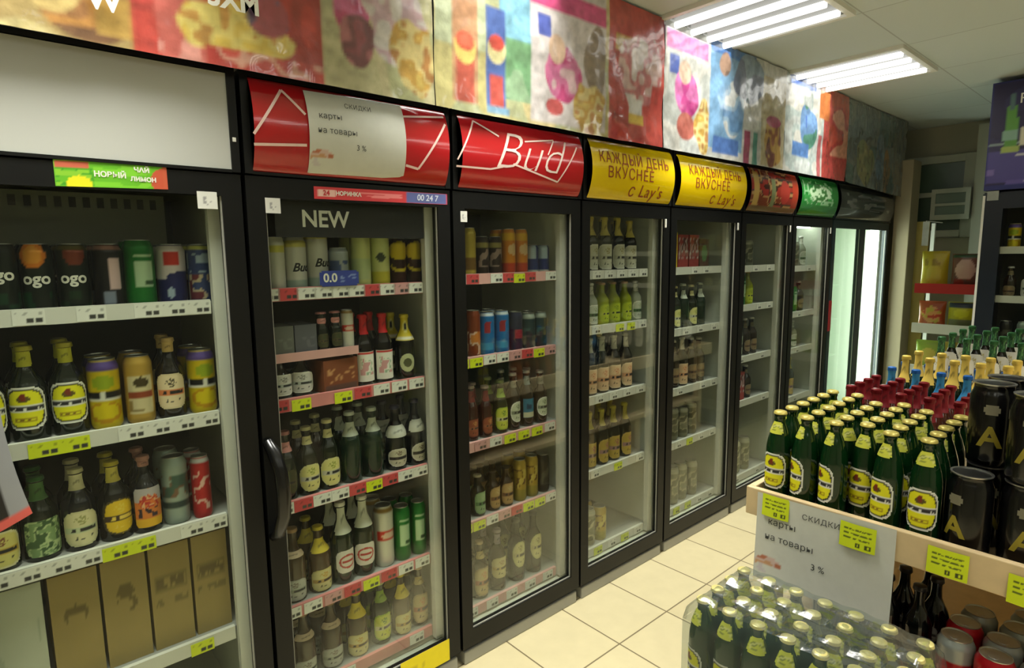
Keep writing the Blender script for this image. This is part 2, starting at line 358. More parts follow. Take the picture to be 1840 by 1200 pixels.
T('creamlow','beer_bottle','bottle','dark green bottle with cream oval label', lambda h,r: parts_bottle(h,r,S(14,22,8),S(206,200,150),lab_gen(S(212,208,130),S(206,204,140),S(190,190,170),S(140,150,60),p=2.6),(.06,.46),1.15,S(212,206,150),(.74,.86)))
T('green','beer_bottle','bottle','deep green bottle with white neck label', lambda h,r: parts_bottle(h,r,S(10,34,20),S(190,200,190),None,neck=S(196,204,186),nz=(.66,.85)))
T('whband','beer_bottle','bottle','black bottle with white shoulder band', lambda h,r: parts_bottle(h,r,S(10,10,12),S(60,60,90),lab_gen(S(190,186,160),S(206,204,186),S(60,50,40),S(90,70,50),p=2.6),(.06,.34),1.1,S(206,208,196),(.52,.70)))
T('brgrey','beer_bottle','bottle','brown bottle with grey label', lambda h,r: parts_bottle(h,r,S(60,44,20),S(150,120,80),lab_gen(S(176,180,166),S(160,160,150),S(150,160,140),S(120,110,100)),(.03,.32),1.2,S(200,180,150),(.62,.7)))
T('brcream','beer_bottle','bottle','brown bottle with cream label', lambda h,r: parts_bottle(h,r,S(66,46,16),S(206,190,60),lab_gen(S(206,200,140),S(196,186,120),S(180,150,80),S(190,150,60)),(.03,.36),1.2,S(220,200,60),(.62,.82)))
T('whred','beer_bottle','bottle','green bottle with white neck and red emblem', lambda h,r: parts_bottle(h,r,S(12,30,14),S(206,206,196),painter(S(214,210,196),[('e',0,0,.75,.62,S(176,60,50)),('e',0,0,.6,.46,S(214,206,190)),('r',-.5,-.12,.5,.12,S(170,50,44)),('m',0,0,1,1,4)]),(.14,.42),1.1,S(206,210,190),(.62,.96)))
T('redcan','beverage_can','can','white can with red emblem', lambda h,r: parts_can(h,r,cp(S(206,206,192),('r',-.4,.44,.4,.62,S(196,50,36)),('e',0,.53,.26,.05,S(220,190,170)),('r',-1,.93,1,1,S(150,120,60)))))
T('yelbr','beverage_can','can','yellow brown can', lambda h,r: parts_can(h,r,cp(S(190,170,70),('r',-1,.1,1,.4,S(120,90,40)))))
T('dkcan','beverage_can','can','dark can with grey lettering', lambda h,r: parts_can(h,r,cp(S(44,30,28),('n',-.6,.2,.6,.7,[S(44,30,28),S(150,130,120)],6,3),('r',-1,.7,1,.84,S(150,140,80)))))
T('oran','beverage_can','can','orange can', lambda h,r: parts_can(h,r,cp(S(210,130,18),('r',-1,0,1,.25,S(190,60,30)),('e',0,.55,.3,.12,S(224,190,140)),('r',-1,.75,1,.92,S(220,170,20)))))
T('bluw','beverage_can','can','short blue and white can', lambda h,r: parts_can(h,r,cp(S(30,48,120),('r',-1,.5,.0,1,S(170,190,206)),('r',-1,0,1,.12,S(200,206,200)))))
T('brw','beverage_can','can','orange brown and white can', lambda h,r: parts_can(h,r,cp(S(120,52,20),('n',-1,.05,1,.55,[S(196,120,50),S(210,180,160),S(120,52,20)],5,3))))
T('blue','beverage_can','can','bright blue can', lambda h,r: parts_can(h,r,cp(S(22,110,176),('r',-.3,.5,-.05,.8,S(150,40,50),.2),('n',-1,.1,1,.3,[S(22,110,176),S(60,150,200)],5,3),('r',-1,.92,1,1,S(200,210,214)))))
T('navy','beverage_can','can','navy can with red patch', lambda h,r: parts_can(h,r,cp(S(28,34,66),('r',-.3,.3,.2,.55,S(160,40,60)),('r',.25,.05,.4,.9,S(190,196,200)))))
T('teal','beverage_can','can','dark teal can', lambda h,r: parts_can(h,r,cp(S(22,52,60),('r',-1,.84,1,1,S(150,160,150)),('n',-.6,.3,.6,.6,[S(22,52,60),S(60,90,90)],5,3))))
T('dkred','beer_bottle','bottle','dark red brown bottle', lambda h,r: parts_bottle(h,r,S(50,14,10),S(190,170,160),lab_gen(S(140,70,40),S(110,50,30),S(150,90,60),S(190,140,80)),(.08,.4),1.1,S(120,30,30),(.7,.9)))
T('yelgrn','beer_bottle','bottle','green bottle with lime label', lambda h,r: parts_bottle(h,r,S(20,34,12),S(160,170,120),lab_gen(S(196,204,70),S(150,180,50),S(206,206,150),S(60,110,40)),(.08,.5),1.1,S(140,170,60),(.68,.85)))
T('whoval','beer_bottle','bottle','bottle with white oval label', lambda h,r: parts_bottle(h,r,S(16,16,14),S(190,190,190),lab_gen(S(190,198,170),WHT,S(120,130,110),S(90,110,80),p=2.4),(.14,.5),1.1,S(150,150,140),(.74,.86)))
T('bllab','beer_bottle','bottle','bottle with blue label', lambda h,r: parts_bottle(h,r,S(14,16,16),S(190,190,190),painter(S(40,110,140),[('r',-1,-1,1,-.4,S(190,190,160)),('n',-.6,-.1,.6,.5,[S(40,110,140),S(20,60,90)],4,3)]),(.16,.5),1.1,S(150,170,180),(.74,.9)))
T('gnlab','beer_bottle','bottle','short bottle with pale green label', lambda h,r: parts_bottle(h,r,S(20,18,12),S(206,196,170),lab_gen(S(150,180,130),S(130,160,110),S(90,130,80),S(170,190,150)),(.06,.6),1.2))
T('tan','beer_bottle','bottle','short brown bottle with tan label', lambda h,r: parts_bottle(h,r,S(44,28,14),S(60,56,50),lab_gen(S(180,150,96),S(150,120,80),S(120,80,50),S(200,180,130)),(.06,.6),1.2))
T('gcan','beverage_can','can','gold patterned can', lambda h,r: parts_can(h,r,cp(S(176,150,60),('n',-1,.3,1,.8,[S(176,150,60),S(96,60,20),S(200,180,90)],6,3),('r',-1,0,1,.3,S(150,140,60)))))
T('dk','beverage_can','can','dark grey can', lambda h,r: parts_can(h,r,cp(S(40,40,38),('n',-1,.2,1,.7,[S(40,40,38),S(80,80,70)],6,3))))
T('tall','beer_bottle','bottle','tall brown bottle with tan label', lambda h,r: parts_bottle(h,r,S(52,40,26),S(200,180,150),lab_gen(S(190,170,120),S(160,140,100),S(170,110,80),S(190,130,90)),(.06,.56),1.2,S(190,170,110),(.7,.82)))
T('tallw','beer_bottle','bottle','tall brown bottle with cream label', lambda h,r: parts_bottle(h,r,S(50,42,30),S(150,140,150),lab_gen(S(200,190,140),S(190,180,130),S(190,170,110),S(150,120,80)),(.22,.56),1.2,S(150,140,150),(.76,.92)))
T('oval','beer_bottle','bottle','tall dark bottle with ivory oval label', lambda h,r: parts_bottle(h,r,S(36,36,26),S(90,90,90),lab_gen(S(204,198,140),S(190,186,130),S(190,180,130),S(120,110,60),p=2.2),(.24,.66),.95))
T('sparkle','wine_bottle','bottle','wine bottle with gold foil and white label', lambda h,r: parts_bottle(h,r,S(14,22,12),S(206,190,80),lab_gen(S(206,206,186),WHT,S(190,190,170),S(160,150,100)),(.04,.5),1.25,S(206,190,90),(.66,.96)))
T('clear','beer_bottle','bottle','clear bottle with white label', lambda h,r: parts_bottle(h,r,S(150,156,140),S(206,206,200),lab_gen(S(190,196,180),WHT,S(60,96,50),S(150,160,120)),(.06,.5),1.2,S(206,206,196),(.74,.92)))
T('lime','beer_bottle','bottle','lime yellow bottle', lambda h,r: parts_bottle(h,r,S(140,150,20),S(190,150,110),lab_gen(S(176,190,30),S(150,170,20),S(190,200,60),S(120,140,30)),(.06,.5),1.2))
T('wine','wine_bottle','bottle','wine bottle with white neck and peach label', lambda h,r: parts_bottle(h,r,S(12,16,10),S(206,206,190),lab_gen(S(214,180,140),S(220,196,160),S(206,150,110),S(190,120,80)),(.04,.46),1.25,S(214,212,196),(.74,.97)))
T('wyel','wine_bottle','bottle','dark wine bottle with yellow neck', lambda h,r: parts_bottle(h,r,S(12,16,10),S(190,180,60),lab_gen(S(176,150,60),S(190,160,80),S(150,110,120),S(150,80,90)),(.04,.46),1.25,S(170,160,50),(.7,.96)))
T('plain','beer_bottle','bottle','dark brown bottle', lambda h,r: parts_bottle(h,r,S(34,22,12),S(190,190,180),lab_gen(S(130,110,80),S(120,110,90),S(90,60,40),S(150,120,80)),(.1,.42),1.1,S(120,110,80),(.74,.86)))
T('jar','food_jar','jar','grey jar', lambda h,r: parts_can(h,r,cp(S(120,120,100),('n',-1,.15,1,.75,[S(120,120,100),S(170,166,140),S(90,90,70)],5,3),('r',-1,.85,1,1,S(170,170,150)))))
T('carton','drink_carton','carton','bright carton', lambda h,r: None)
def carton_parts(h, r, base, ops):
    m = M().grid(lambda u, v: (r*u, -r*.8, h*v), 14, 16, painter(base, ops), -1, 1, 0, 1, False)
    m.grid(lambda u, v: (r, r*.8*u, h*v), 8, 8, painter(base, []), -1, 1, 0, 1, False); m.grid(lambda u, v: (-r, -r*.8*u, h*v), 8, 8, painter(base, []), -1, 1, 0, 1, False)
    m.grid(lambda u, v: (-r*u, r*.8, h*v), 4, 4, painter(base, []), -1, 1, 0, 1, False)
    m.poly([(-r,-r*.8,h),(r,-r*.8,h),(r,r*.8,h),(-r,r*.8,h)], base); m.poly([(-r,r*.8,0),(r,r*.8,0),(r,-r*.8,0),(-r,-r*.8,0)], base)
    return m.mesh('carton_body', CARD), []
T('brownpack','drink_carton','carton','brown multipack carton', lambda h,r: carton_parts(h,r,S(120,62,26),[('n',-.8,.3,.8,.7,[S(120,62,26),S(190,140,90),S(120,62,26)],7,3),('r',-1,0,1,.2,S(90,60,50))]))
T('cyel','drink_carton','carton','yellow carton', lambda h,r: carton_parts(h,r,S(206,176,30),[('n',-.8,.1,.8,.9,[S(206,176,30),S(190,150,60)],6,3)]))
T('cred','drink_carton','carton','red and white carton', lambda h,r: carton_parts(h,r,S(150,50,46),[('n',-.9,.3,.9,.9,[S(150,50,46),S(190,180,180),S(90,40,40)],5,3)]))
T('cgrn','drink_carton','carton','green and brown carton', lambda h,r: carton_parts(h,r,S(90,60,46),[('e',0,.5,.6,.3,S(90,130,80))]))
# island bottles
NECKY = painter(S(196,198,64), [('n',-1.1,.2,1.1,.8,[S(196,198,64),S(120,130,50),S(206,204,120)],5,3),('m',0,.5,.74,.52,3)])
T('islgreen','beer_bottle','bottle','green bottle', lambda h,r: parts_bottle(h,r,S(8,42,16),S(206,190,100),lab_yellow(),(.165,.55),1.15,NECKY,(.76,.885),capz=.966,fat=True))
T('packgreen','beer_bottle','bottle','green bottle', lambda h,r: parts_bottle(h,r,S(14,52,24),S(226,214,140),lab_yellow(),(.05,.47),1.15,NECKY,(.73,.88),capz=.962,fat=True))
T('islred','beer_bottle','bottle','bottle with red shrink neck', lambda h,r: parts_bottle(h,r,S(80,34,18),S(120,16,26),lab_gen(S(190,110,60),S(190,120,60),S(200,60,40),S(190,40,30)),(.06,.5),1.2,S(136,18,30),(.72,.97)))
T('islgold','beer_bottle','bottle','bottle with gold foil neck', lambda h,r: parts_bottle(h,r,S(20,40,24),S(226,196,90),lab_gen(S(206,190,110),S(206,190,110),S(190,150,60),S(150,110,40)),(.06,.5),1.2,S(222,190,84),(.66,.97)))
T('islblue','beer_bottle','bottle','bottle with blue cap', lambda h,r: parts_bottle(h,r,S(20,50,70),S(30,96,176),lab_gen(S(150,170,190),WHT,S(40,90,150),S(60,90,150)),(.06,.5),1.2,S(40,120,170),(.62,.97)))
T('islfoil','wine_bottle','bottle','dark bottle with green foil neck', lambda h,r: parts_bottle(h,r,S(20,16,10),S(46,96,54),lab_gen(WHT,WHT,S(206,206,190),S(190,180,120)),(.3,.72),1.3,painter(S(40,92,50), [('n',-1,0,1,1,[S(40,92,50),S(90,140,80),S(24,60,34)],6,3)]),(.78,.97)))
def keg(h, r):
    root = M().lathe([(r*.84,0),(r*.97,.006),(r,.02),(r,h*.84),(r*.9,h*.9),(r*.86,h*.93),(r*.86,h*.975),(r*.9,h*.985)], S(8,8,9), 28).mesh('can_body', mat('dark_can', None, .22, coat=.3))
    l = M().lathe([(r*.9,h*.985),(r*.92,h),(r*.82,h),(r*.8,h*.98),(.001,h*.98)], S(90,90,92), 28).mesh('lid', ALU)
    t = M(); flat_text(t, 'A', .072, lambda x, y: (r*1.012*math.sin(x/r), -r*1.012*math.cos(x/r), h*.36+y), S(150,136,36), bold=.002)
    t.grid(lambda u, v: (r*1.012*math.sin(u), -r*1.012*math.cos(u), h*(.64+.12*v)), 8, 4, painter(S(120,116,96), [('m',0,.5,.35,.5,2)]), -.35, .35, 0, 1)
    return root, [('lid', l, None), ('lettering', t.mesh('lettering', PRINT), None)]
T('under','beer_bottle','bottle','black bottle', lambda h,r: parts_bottle(h,r,S(8,8,10),S(40,40,44),lab_gen(S(120,120,112),S(100,100,96),S(60,60,60),S(60,60,50)),(.3,.48),.6))
T('keg','large_can','can','large black can with yellow letter', keg)
T('redlid','beverage_can','can','silver can', lambda h,r: parts_can(h,r,cp(S(150,156,150),('r',-1,.1,1,.7,S(150,20,30)))))
T('redbody','beverage_can','can','red can', lambda h,r: parts_can(h,r,cp(S(160,16,26),('r',-1,.3,1,.4,S(206,190,180)))))

def item(key, x, y, z, h, r, label, group=None, rz=0.):
    """one drink: the first of a kind is built, every later one is copied with its parts"""
    name, cat, desc, fn = TYPES[key]
    k = (key, round(h, 2), round(r/.002))
    if k not in PROTO:
        root, parts = fn(round(h, 2), round(r/.002)*.002)
        o = link(name, root)
        for pn, me, _ in parts: link(pn, me, o)
        PROTO[k] = o
    else:
        src = PROTO[k]; o = src.copy(); COL.objects.link(o)
        for ch in src.children:
            c = ch.copy(); c.parent = o; COL.objects.link(c)
    o.location = (x, y, z); o.rotation_euler = (0, 0, rz)
    for q in ('label', 'category', 'group'):
        if q in o: del o[q]
    tag(o, label, cat, group)
    return o
ORD = ['leftmost', 'second', 'third', 'fourth', 'fifth', 'sixth', 'seventh', 'eighth', 'ninth', 'tenth']
def place(i, n): return ORD[0] if i == 0 else ('rightmost' if i == n-1 else ORD[i]+' from left')

# ================================================================== the setting
CEIL = 2.5
def tile_mat():
    m = D.materials.new('floor_tiles'); m.use_nodes = True; nt = m.node_tree; N = nt.nodes; L = nt.links; p = N['Principled BSDF']
    t = N.new('ShaderNodeTexCoord'); mp = N.new('ShaderNodeMapping'); mp.inputs['Location'].default_value = (-1.405, .30, 0)
    b = N.new('ShaderNodeTexBrick'); b.offset = 0; b.squash = 1
    for k, v in (('Scale', 1.), ('Mortar Size', .0034), ('Mortar Smooth', .2), ('Brick Width', .314), ('Row Height', .314), ('Bias', 0.)): b.inputs[k].default_value = v
    b.inputs['Color1'].default_value = (*S(194, 183, 146), 1); b.inputs['Color2'].default_value = (*S(188, 176, 138), 1); b.inputs['Mortar'].default_value = (*S(112, 100, 74), 1)
    n = N.new('ShaderNodeTexNoise'); n.inputs['Scale'].default_value = 14; n.inputs['Detail'].default_value = 6
    mr = N.new('ShaderNodeMapRange'); mr.inputs['To Min'].default_value = .9; mr.inputs['To Max'].default_value = 1.08
    mx = N.new('ShaderNodeMix'); mx.data_type = 'RGBA'; mx.blend_type = 'MULTIPLY'; mx.inputs['Factor'].default_value = 1
    L.new(t.outputs['Object'], mp.inputs['Vector']); L.new(mp.outputs[0], b.inputs['Vector']); L.new(t.outputs['Object'], n.inputs['Vector'])
    L.new(n.outputs['Fac'], mr.inputs['Value']); L.new(b.outputs['Color'], mx.inputs['A']); L.new(mr.outputs[0], mx.inputs['B']); L.new(mx.outputs['Result'], p.inputs['Base Color'])
    p.inputs['Roughness'].default_value = .38
    return m
def ceil_mat():
    m = D.materials.new('ceiling_panels'); m.use_nodes = True; nt = m.node_tree; N = nt.nodes; L = nt.links; p = N['Principled BSDF']
    t = N.new('ShaderNodeTexCoord'); mp = N.new('ShaderNodeMapping'); mp.inputs['Location'].default_value = (-.47, 0, 0)
    b = N.new('ShaderNodeTexBrick'); b.offset = 0
    for k, v in (('Scale', 1.), ('Mortar Size', .004), ('Mortar Smooth', .3), ('Brick Width', .61), ('Row Height', .61), ('Bias', 0.)): b.inputs[k].default_value = v
    b.inputs['Color1'].default_value = (*S(206, 216, 216), 1); b.inputs['Color2'].default_value = (*S(202, 212, 212), 1); b.inputs['Mortar'].default_value = (*S(172, 180, 180), 1)
    L.new(t.outputs['Object'], mp.inputs['Vector']); L.new(mp.outputs[0], b.inputs['Vector']); L.new(b.outputs['Color'], p.inputs['Base Color'])
    p.inputs['Roughness'].default_value = .8
    return m
X0, X1, Y0, Y1 = -2.6, 6.0, -4.4, .75
struct('floor', M().box(X0, X1, Y0, Y1, -.08, 0), tile_mat())
struct('ceiling', M().box(X0, X1, Y0, Y1, CEIL, CEIL+.08), ceil_mat())
WALLM = mat('painted_wall', S(168, 166, 146), .8, noise=.06, nscale=4)
struct('wall_left', M().box(X0-.08, X0, Y0, Y1, 0, CEIL), WALLM)
struct('wall_right', M().box(X1, X1+.08, Y0, Y1, 0, CEIL), WALLM)
struct('wall_back', M().box(X0, X1, Y1, Y1+.08, 0, CEIL), WALLM)
struct('wall_front', M().box(X0, X1, Y0-.08, Y0, 0, CEIL), WALLM)

def ceiling_light(x0, y0, label, st=1.):
    t = empty('ceiling_light', (x0+.3, y0+.3, CEIL)); tag(t, label, 'ceiling light', 'recessed four tube ceiling lights')
    m = M()
    for a in ((-.3,.3,-.3,-.275),(-.3,.3,.275,.3),(-.3,-.275,-.275,.275),(.275,.3,-.275,.275)): m.box(*a, -.018, 0)
    obj('housing', m, WHITE, t)
    box('reflector', -.275, .275, -.275, .275, -.006, -.001, mat('reflector', S(84,86,84), .3), t)
    for k in range(4):
        xx = -.2025+.135*k
        obj('lamp_tube', M().tube([(xx, -.27, -.021), (xx, .27, -.021)], .0145, seg=12), emis('lamp_tube' if st == 1 else 'lamp_tube_fill', LAMP_COL, LAMP*st), t)
    ld = D.lights.new('louvre_light', 'AREA'); ld.shape = 'SQUARE'; ld.size = .54; ld.energy = LOUVRE*(1 if st == 1 else .55); ld.color = LAMP_COL; ld.spread = math.radians(84 if st == 1 else 110)
    link('louvre_light', ld, t, (0, 0, -.037))
ceiling_light(3.49, -.6, 'four-tube square ceiling light above the far posters')
ceiling_light(2.27, -.6, 'four-tube square ceiling light cut off by top frame edge')
for i, x in enumerate((1.05, -.17, -1.39)): ceiling_light(x, -.6, 'four-tube square ceiling light %s beyond the frame in the aisle row' % ORD[i])
for j, y in enumerate((-2.43, -3.65)):
    for i, x in enumerate((-1.39, -.17, 1.05, 2.27, 3.49)): ceiling_light(x, y, 'unseen added four-tube fill light %s from left in the %s' % (ORD[i], ('middle row', 'rear row')[j]), REAR_FILL)  # unseen rows added for frontal fill, run brighter than the aisle row

# ================================================================== coolers
CAN_Y = .12
def sign_curve(z, z0, z1, bulge):
    t = (z-z0)/(z1-z0); return -bulge*math.sin(PI*min(1, max(0, t)))**.7
def tag_mesh(kind):
    base = {'w': S(220,221,212), 'y': S(206,220,20), 'r': S(196,66,70), 'p': S(200,150,150)}[kind]
    ink = S(50,50,48)
    ops = [('n',.08,.62,.92,.86,[base,base,tuple(b*.55 for b in base)],16,4),('r',.42,.12,.62,.42,ink),('r',.70,.12,.9,.42,ink),('r',.5,.2,.54,.34,base),('r',.78,.2,.82,.34,base)]
    m = M().grid(lambda u, v: (.058*(u-.5), 0, .034*(v-.5)), 18, 10, painter(base, ops), 0, 1, 0, 1, False)
    m.box(-.029, .029, .0004, .0015, -.017, .017, base)
    return m.mesh('price_tag', PRINT)
TAGM = {k: tag_mesh(k) for k in 'wyrp'}

def cooler(x0, x1, label, sign, shelves, rail, tags, depth=.6, handle=False, lit=False, z_glass0=.13, flat=False, sticker=None, signmat=None, panes=1, door_mat=None):
    """glass-door drinks cooler; shelves: rail bottom heights"""
    t = empty('beverage_cooler', ((x0+x1)/2, .3, 0)); tag(t, label, 'fridge', 'glass-door coolers along the wall')
    ox, oy = (x0+x1)/2, .3
    P = lambda m: [setattr(m, 'v', [(a-ox, b-oy, c) for a, b, c in m.v]), m][1]
    def ob(name, m, material, parent=t, bevel=0): return obj(name, P(m), material, parent, bevel)
    bm_ = door_mat or BLACK
    a, b = x0+.004, x1-.004; y0, y1 = .036, .036+depth
    c = M(); c.box(a, a+.022, y0, y1, .05, 1.97); c.box(b-.022, b, y0, y1, .05, 1.97); c.box(a+.022, b-.022, y1-.025, y1, .05, 1.97); c.box(a+.022, b-.022, y0, y1-.025, 1.72, 1.97); c.box(a+.022, b-.022, y0, y1-.025, .05, .10)
    ob('cabinet', c, bm_)
    i0, i1 = a+.024, b-.024; l = M(); l.box(i0, i0+.012, y0+.004, y1-.03, .102, 1.71); l.box(i1-.012, i1, y0+.004, y1-.03, .102, 1.71); l.box(i0+.012, i1-.012, y0+.004, y1-.03, 1.685, 1.71); l.box(i0+.012, i1-.012, y0+.004, y1-.03, .102, .118)
    ob('liner', l, LINER)
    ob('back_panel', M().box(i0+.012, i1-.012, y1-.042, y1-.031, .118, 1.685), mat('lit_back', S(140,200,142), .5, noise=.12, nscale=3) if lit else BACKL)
    ob('plinth', M().box(a+.01, b-.01, .004, y1-.05, .0, .05), GREY, bevel=.004)
    # light grey side strip inside the right-hand edge
    ob('light_channel', M().box(i1-.05, i1-.013, y0+.006, y0+.03, .13, 1.67), RAILW)
    # doors
    n = panes
    for k in range(n):
        da = a+(b-a)*k/n; db = a+(b-a)*(k+1)/n; s = .048
        d = M(); d.box(da, da+s, 0, .032, .065, 1.71); d.box(db-s, db, 0, .032, .065, 1.71); d.box(da+s, db-s, 0, .032, 1.655, 1.71); d.box(da+s, db-s, 0, .032, .065, z_glass0)
        dr = ob('door', d, bm_)
        ob('door_glass', M().box(da+s-.004, db-s+.004, .012, .018, z_glass0-.004, 1.659), DGLASS, dr)
        g = M(); g.box(da+s, da+s+.004, .006, .011, z_glass0, 1.655); g.box(db-s-.004, db-s, .006, .011, z_glass0, 1.655); g.box(da+s+.004, db-s-.004, .006, .011, z_glass0, z_glass0+.004)
        ob('door_trim', g, GREY, dr)
        if x0 > 1.8 and not lit: ob('door_clip', M().box(db-s+.004, db-s+.016, -.006, -.0005, 1.615, 1.655), WHITE, dr, .002)
        if handle:
            pts = [(da+.014, -.002, .995), (da+.018, -.03, .975), (da+.026, -.052, .92), (da+.028, -.056, .86), (da+.026, -.052, .80), (da+.018, -.03, .745), (da+.014, -.002, .725)]
            ob('handle', M().tube(pts, [.016,.018,.019,.019,.019,.018,.016]), mat('handle_plastic', S(9,9,10), .25, coat=.15), dr)
        if sticker:
            for sx, sz, w_, h_ in sticker:
                ob('sticker', M().grid(lambda u, v: (sx+w_*(u-.5), -.0012, sz+h_*(v-.5)), 12, 12, painter(S(214,215,208), [('n',.25,.2,.75,.7,[S(150,150,150),S(214,215,208)],8,3)]), 0, 1, 0, 1, False), PRINT, dr)
    # canopy with sign panel
    z0, z1 = 1.722, 1.955
    cf = M(); cf.box(a, a+.02, -.006, .034, 1.715, 1.97); cf.box(b-.02, b, -.006, .034, 1.715, 1.97); cf.box(a+.02, b-.02, -.004, .034, 1.957, 1.97); cf.box(a+.02, b-.02, -.004, .034, 1.714, 1.7215)
    can = ob('canopy', cf, bm_)
    bul = 0.0 if flat else .034
    sf = lambda x, z: (x, sign_curve(z, z0, z1, bul)-.001, z)
    if sign:
        sp = M().grid(lambda u, v: sf(a+.02+(b-a-.04)*u, z0+(z1-z0)*v), 48, 26, sign[0], 0, 1, 0, 1)
        spo = ob('sign_panel', sp, signmat or SIGNM)
        if len(sign) > 1:
            for q in sign[1](lambda x, z: (x, sign_curve(z, z0, z1, bul)-.0028, z)): ob('lettering' if not hasattr(q, 'nm') else q.nm, q, PRINT, spo)
    for si, z in enumerate(shelves):
        sh = ob('shelf', M().box(i0+.014, i1-.014, .075, y1-.06, z+.018, z+.03), SHELFM)
        ob('price_rail', M().box(i0+.014, i1-.054, .062, .0745, z, z+.038), rail, sh)
        ts = tags[si] if si < len(tags) else ''
        wv = (i1-.054)-(i0+.014)
        for k, ch in enumerate(ts):
            if ch == '.': continue
            o = link('price_tag', TAGM[ch], sh, (i0+.014+wv*(k+.5)/len(ts)-ox, .0595-oy, z+.019+(-.004 if ch == 'y' else 0)))
    return t, ob

def ribbon(m, pts, wdt, sf, col, n=10):
    if isinstance(m, list): q = M(); q.nm = 'line_drawing'; m.append(q); m = q
    for (xa, za), (xb, zb) in zip(pts, pts[1:]):
        dx, dz = xb-xa, zb-za; L = math.hypot(dx, dz); nx, nz = -dz/L*wdt/2, dx/L*wdt/2
        P = [];
        for k in range(n+1):
            x = xa+dx*k/n; z = za+dz*k/n; P.append((sf(x+nx, z+nz), sf(x-nx, z-nz)))
        for k in range(n): m.poly([P[k][0], P[k][1], P[k+1][1], P[k+1][0]], col)
    return m
BUDRED = S(178, 28, 34)
PINKW = S(236, 206, 198)
def red_sign(kind):
    def fn(sf):
        m = []; T_ = Lines()
        if kind == 3:
            ribbon(m, [(1.19,1.806),(1.271,1.941),(1.371,1.90)], .006, sf, PINKW); ribbon(m, [(1.187,1.786),(1.33,1.788),(1.385,1.80)], .006, sf, PINKW)
            ribbon(m, [(1.43,1.813),(1.659,1.768),(1.763,1.905)], .006, sf, PINKW); ribbon(m, [(1.49,1.896),(1.64,1.918),(1.60,1.86)], .005, sf, PINKW)
            flat_text(T_, 'Bud', .185, lambda x, y: sf(1.50+x*1.15, 1.85+y), S(226,206,198), shear=.42, space=.98, bold=-.0035)
        else:
            ribbon(m, [(.552,1.81),(.634,1.933),(.69,1.876)], .007, sf, PINKW); ribbon(m, [(.552,1.785),(.69,1.797)], .007, sf, PINKW)
            ribbon(m, [(1.0,1.772),(1.045,1.765),(1.15,1.912)], .007, sf, PINKW); ribbon(m, [(.99,1.914),(1.15,1.935)], .006, sf, PINKW)
        return m+T_
    return (painter(BUDRED, []), fn)
def yellow_sign(xc, s):
    def fn(sf):
        m = Lines(); c = S(150, 66, 10)
        flat_text(m, 'КАЖДЫЙ ДЕНЬ', .062*s, lambda x, y: sf(xc+x*.93, 1.884+y), c, space=1.1); flat_text(m, 'ВКУСНЕЕ', .064*s, lambda x, y: sf(xc-.03+x*1.0, 1.826+y), c, space=1.12)
        flat_text(m, "с Lay's", .072*s, lambda x, y: sf(xc+.08*s+x*1.1, 1.762+y), c, shear=.2, space=1.1)
        return m
    return (painter(S(232, 200, 8), []), fn)

FR = []
DOORBLACK = BLACK
f1, ob1 = cooler(-.115, .527, 'black glass-door cooler with blank grey sign, leftmost of the row', (painter(S(186,188,182), []),), [1.354,1.055,.765,.43], RAILW, ['w.w.w.www','w.yy.wwww','wwwwyy.ww','.......y.'], flat=True, sticker=[(.44, 1.642, .046, .042)], signmat=mat('blank_sign', None, .33, noise=.02))
# switched-off sign stands in its frame; small white square on the frame
ob1('frame_button', M().box(.508, .516, -.009, -.0062, 1.79, 1.80), WHITE)
vm = M(); vm.box(-.07, .40, .27, .56, 1.535, 1.67, S(104,106,92))
for q in range(15): vm.box(-.055+.03*q, -.040+.03*q, .2685, .2698, 1.632, 1.658, S(14,14,12))
ob1('fan_cover', vm, mat('fan_cover', None, .5, noise=.06))
f2, ob2 = cooler(.530, 1.183, 'black glass-door cooler with notice sheet taped on red sign', red_sign(2), [1.375,1.054,.745,.415,.14], RAILR, ['wrwwwwrwpw','ry.yrwww','wrwwryrww','wwpryrww','ww.w'], handle=True, sticker=[(.601, 1.636, .040, .040)])
f3, ob3 = cooler(1.187, 1.820, 'black glass-door cooler under red sign with white script', red_sign(3), [1.395,1.095,.775,.47,.128], RAILP, ['wr.wryr.w','yywwpryp','.pwyyyw','yywpryyw','wwwww'], sticker=[(1.235, 1.628, .028, .036)])
f4, ob4 = cooler(1.824, 2.440, 'black glass-door cooler under the larger, nearer yellow sign', yellow_sign(2.13, 1.), [1.39,1.15,.837,.497,.128], RAILW, ['wwwwww','ww.yyw','wwwww','ww.y.w','wywyw'])
f5, ob5 = cooler(2.444, 3.108, 'black glass-door cooler under the smaller, farther yellow sign', yellow_sign(2.78, 1.02), [1.39,1.08,.77,.485,.128], RAILW, ['w.ww.','ywww','ww.ww','wwyww','wyyww'])
brownsign = painter(S(120,60,36), [('n',0,0,1,1,[S(120,60,36),S(176,140,90),S(70,40,30),S(150,50,40)],7,3),('r',.05,.1,.16,.9,S(190,160,90)),('r',.4,.1,.5,.8,S(120,130,90)),('e',.7,.5,.1,.3,S(170,60,50)),('r',.86,0,1,1,S(170,60,40)),('r',0,0,1,.12,S(110,90,60))])
f6, ob6 = cooler(3.112, 3.736, 'black glass-door cooler under brown pictorial sign', (brownsign,), [1.385,1.158,.855,.588,.128], RAILW, ['www','w.ww','ww','w.w','ww'])
greensign = painter(S(36,130,52), [('n',.06,.3,.86,.92,[S(36,130,52),S(150,200,150),S(60,150,70)],9,3),('en',.45,.6,.3,.22,[S(190,220,180),S(60,120,60)],12,5)])
f7, ob7 = cooler(3.740, 4.345, 'glass-door cooler under green sign', (greensign,), [1.37,1.07,.83,.5,.128], RAILW, ['ww','w','w','w',''])
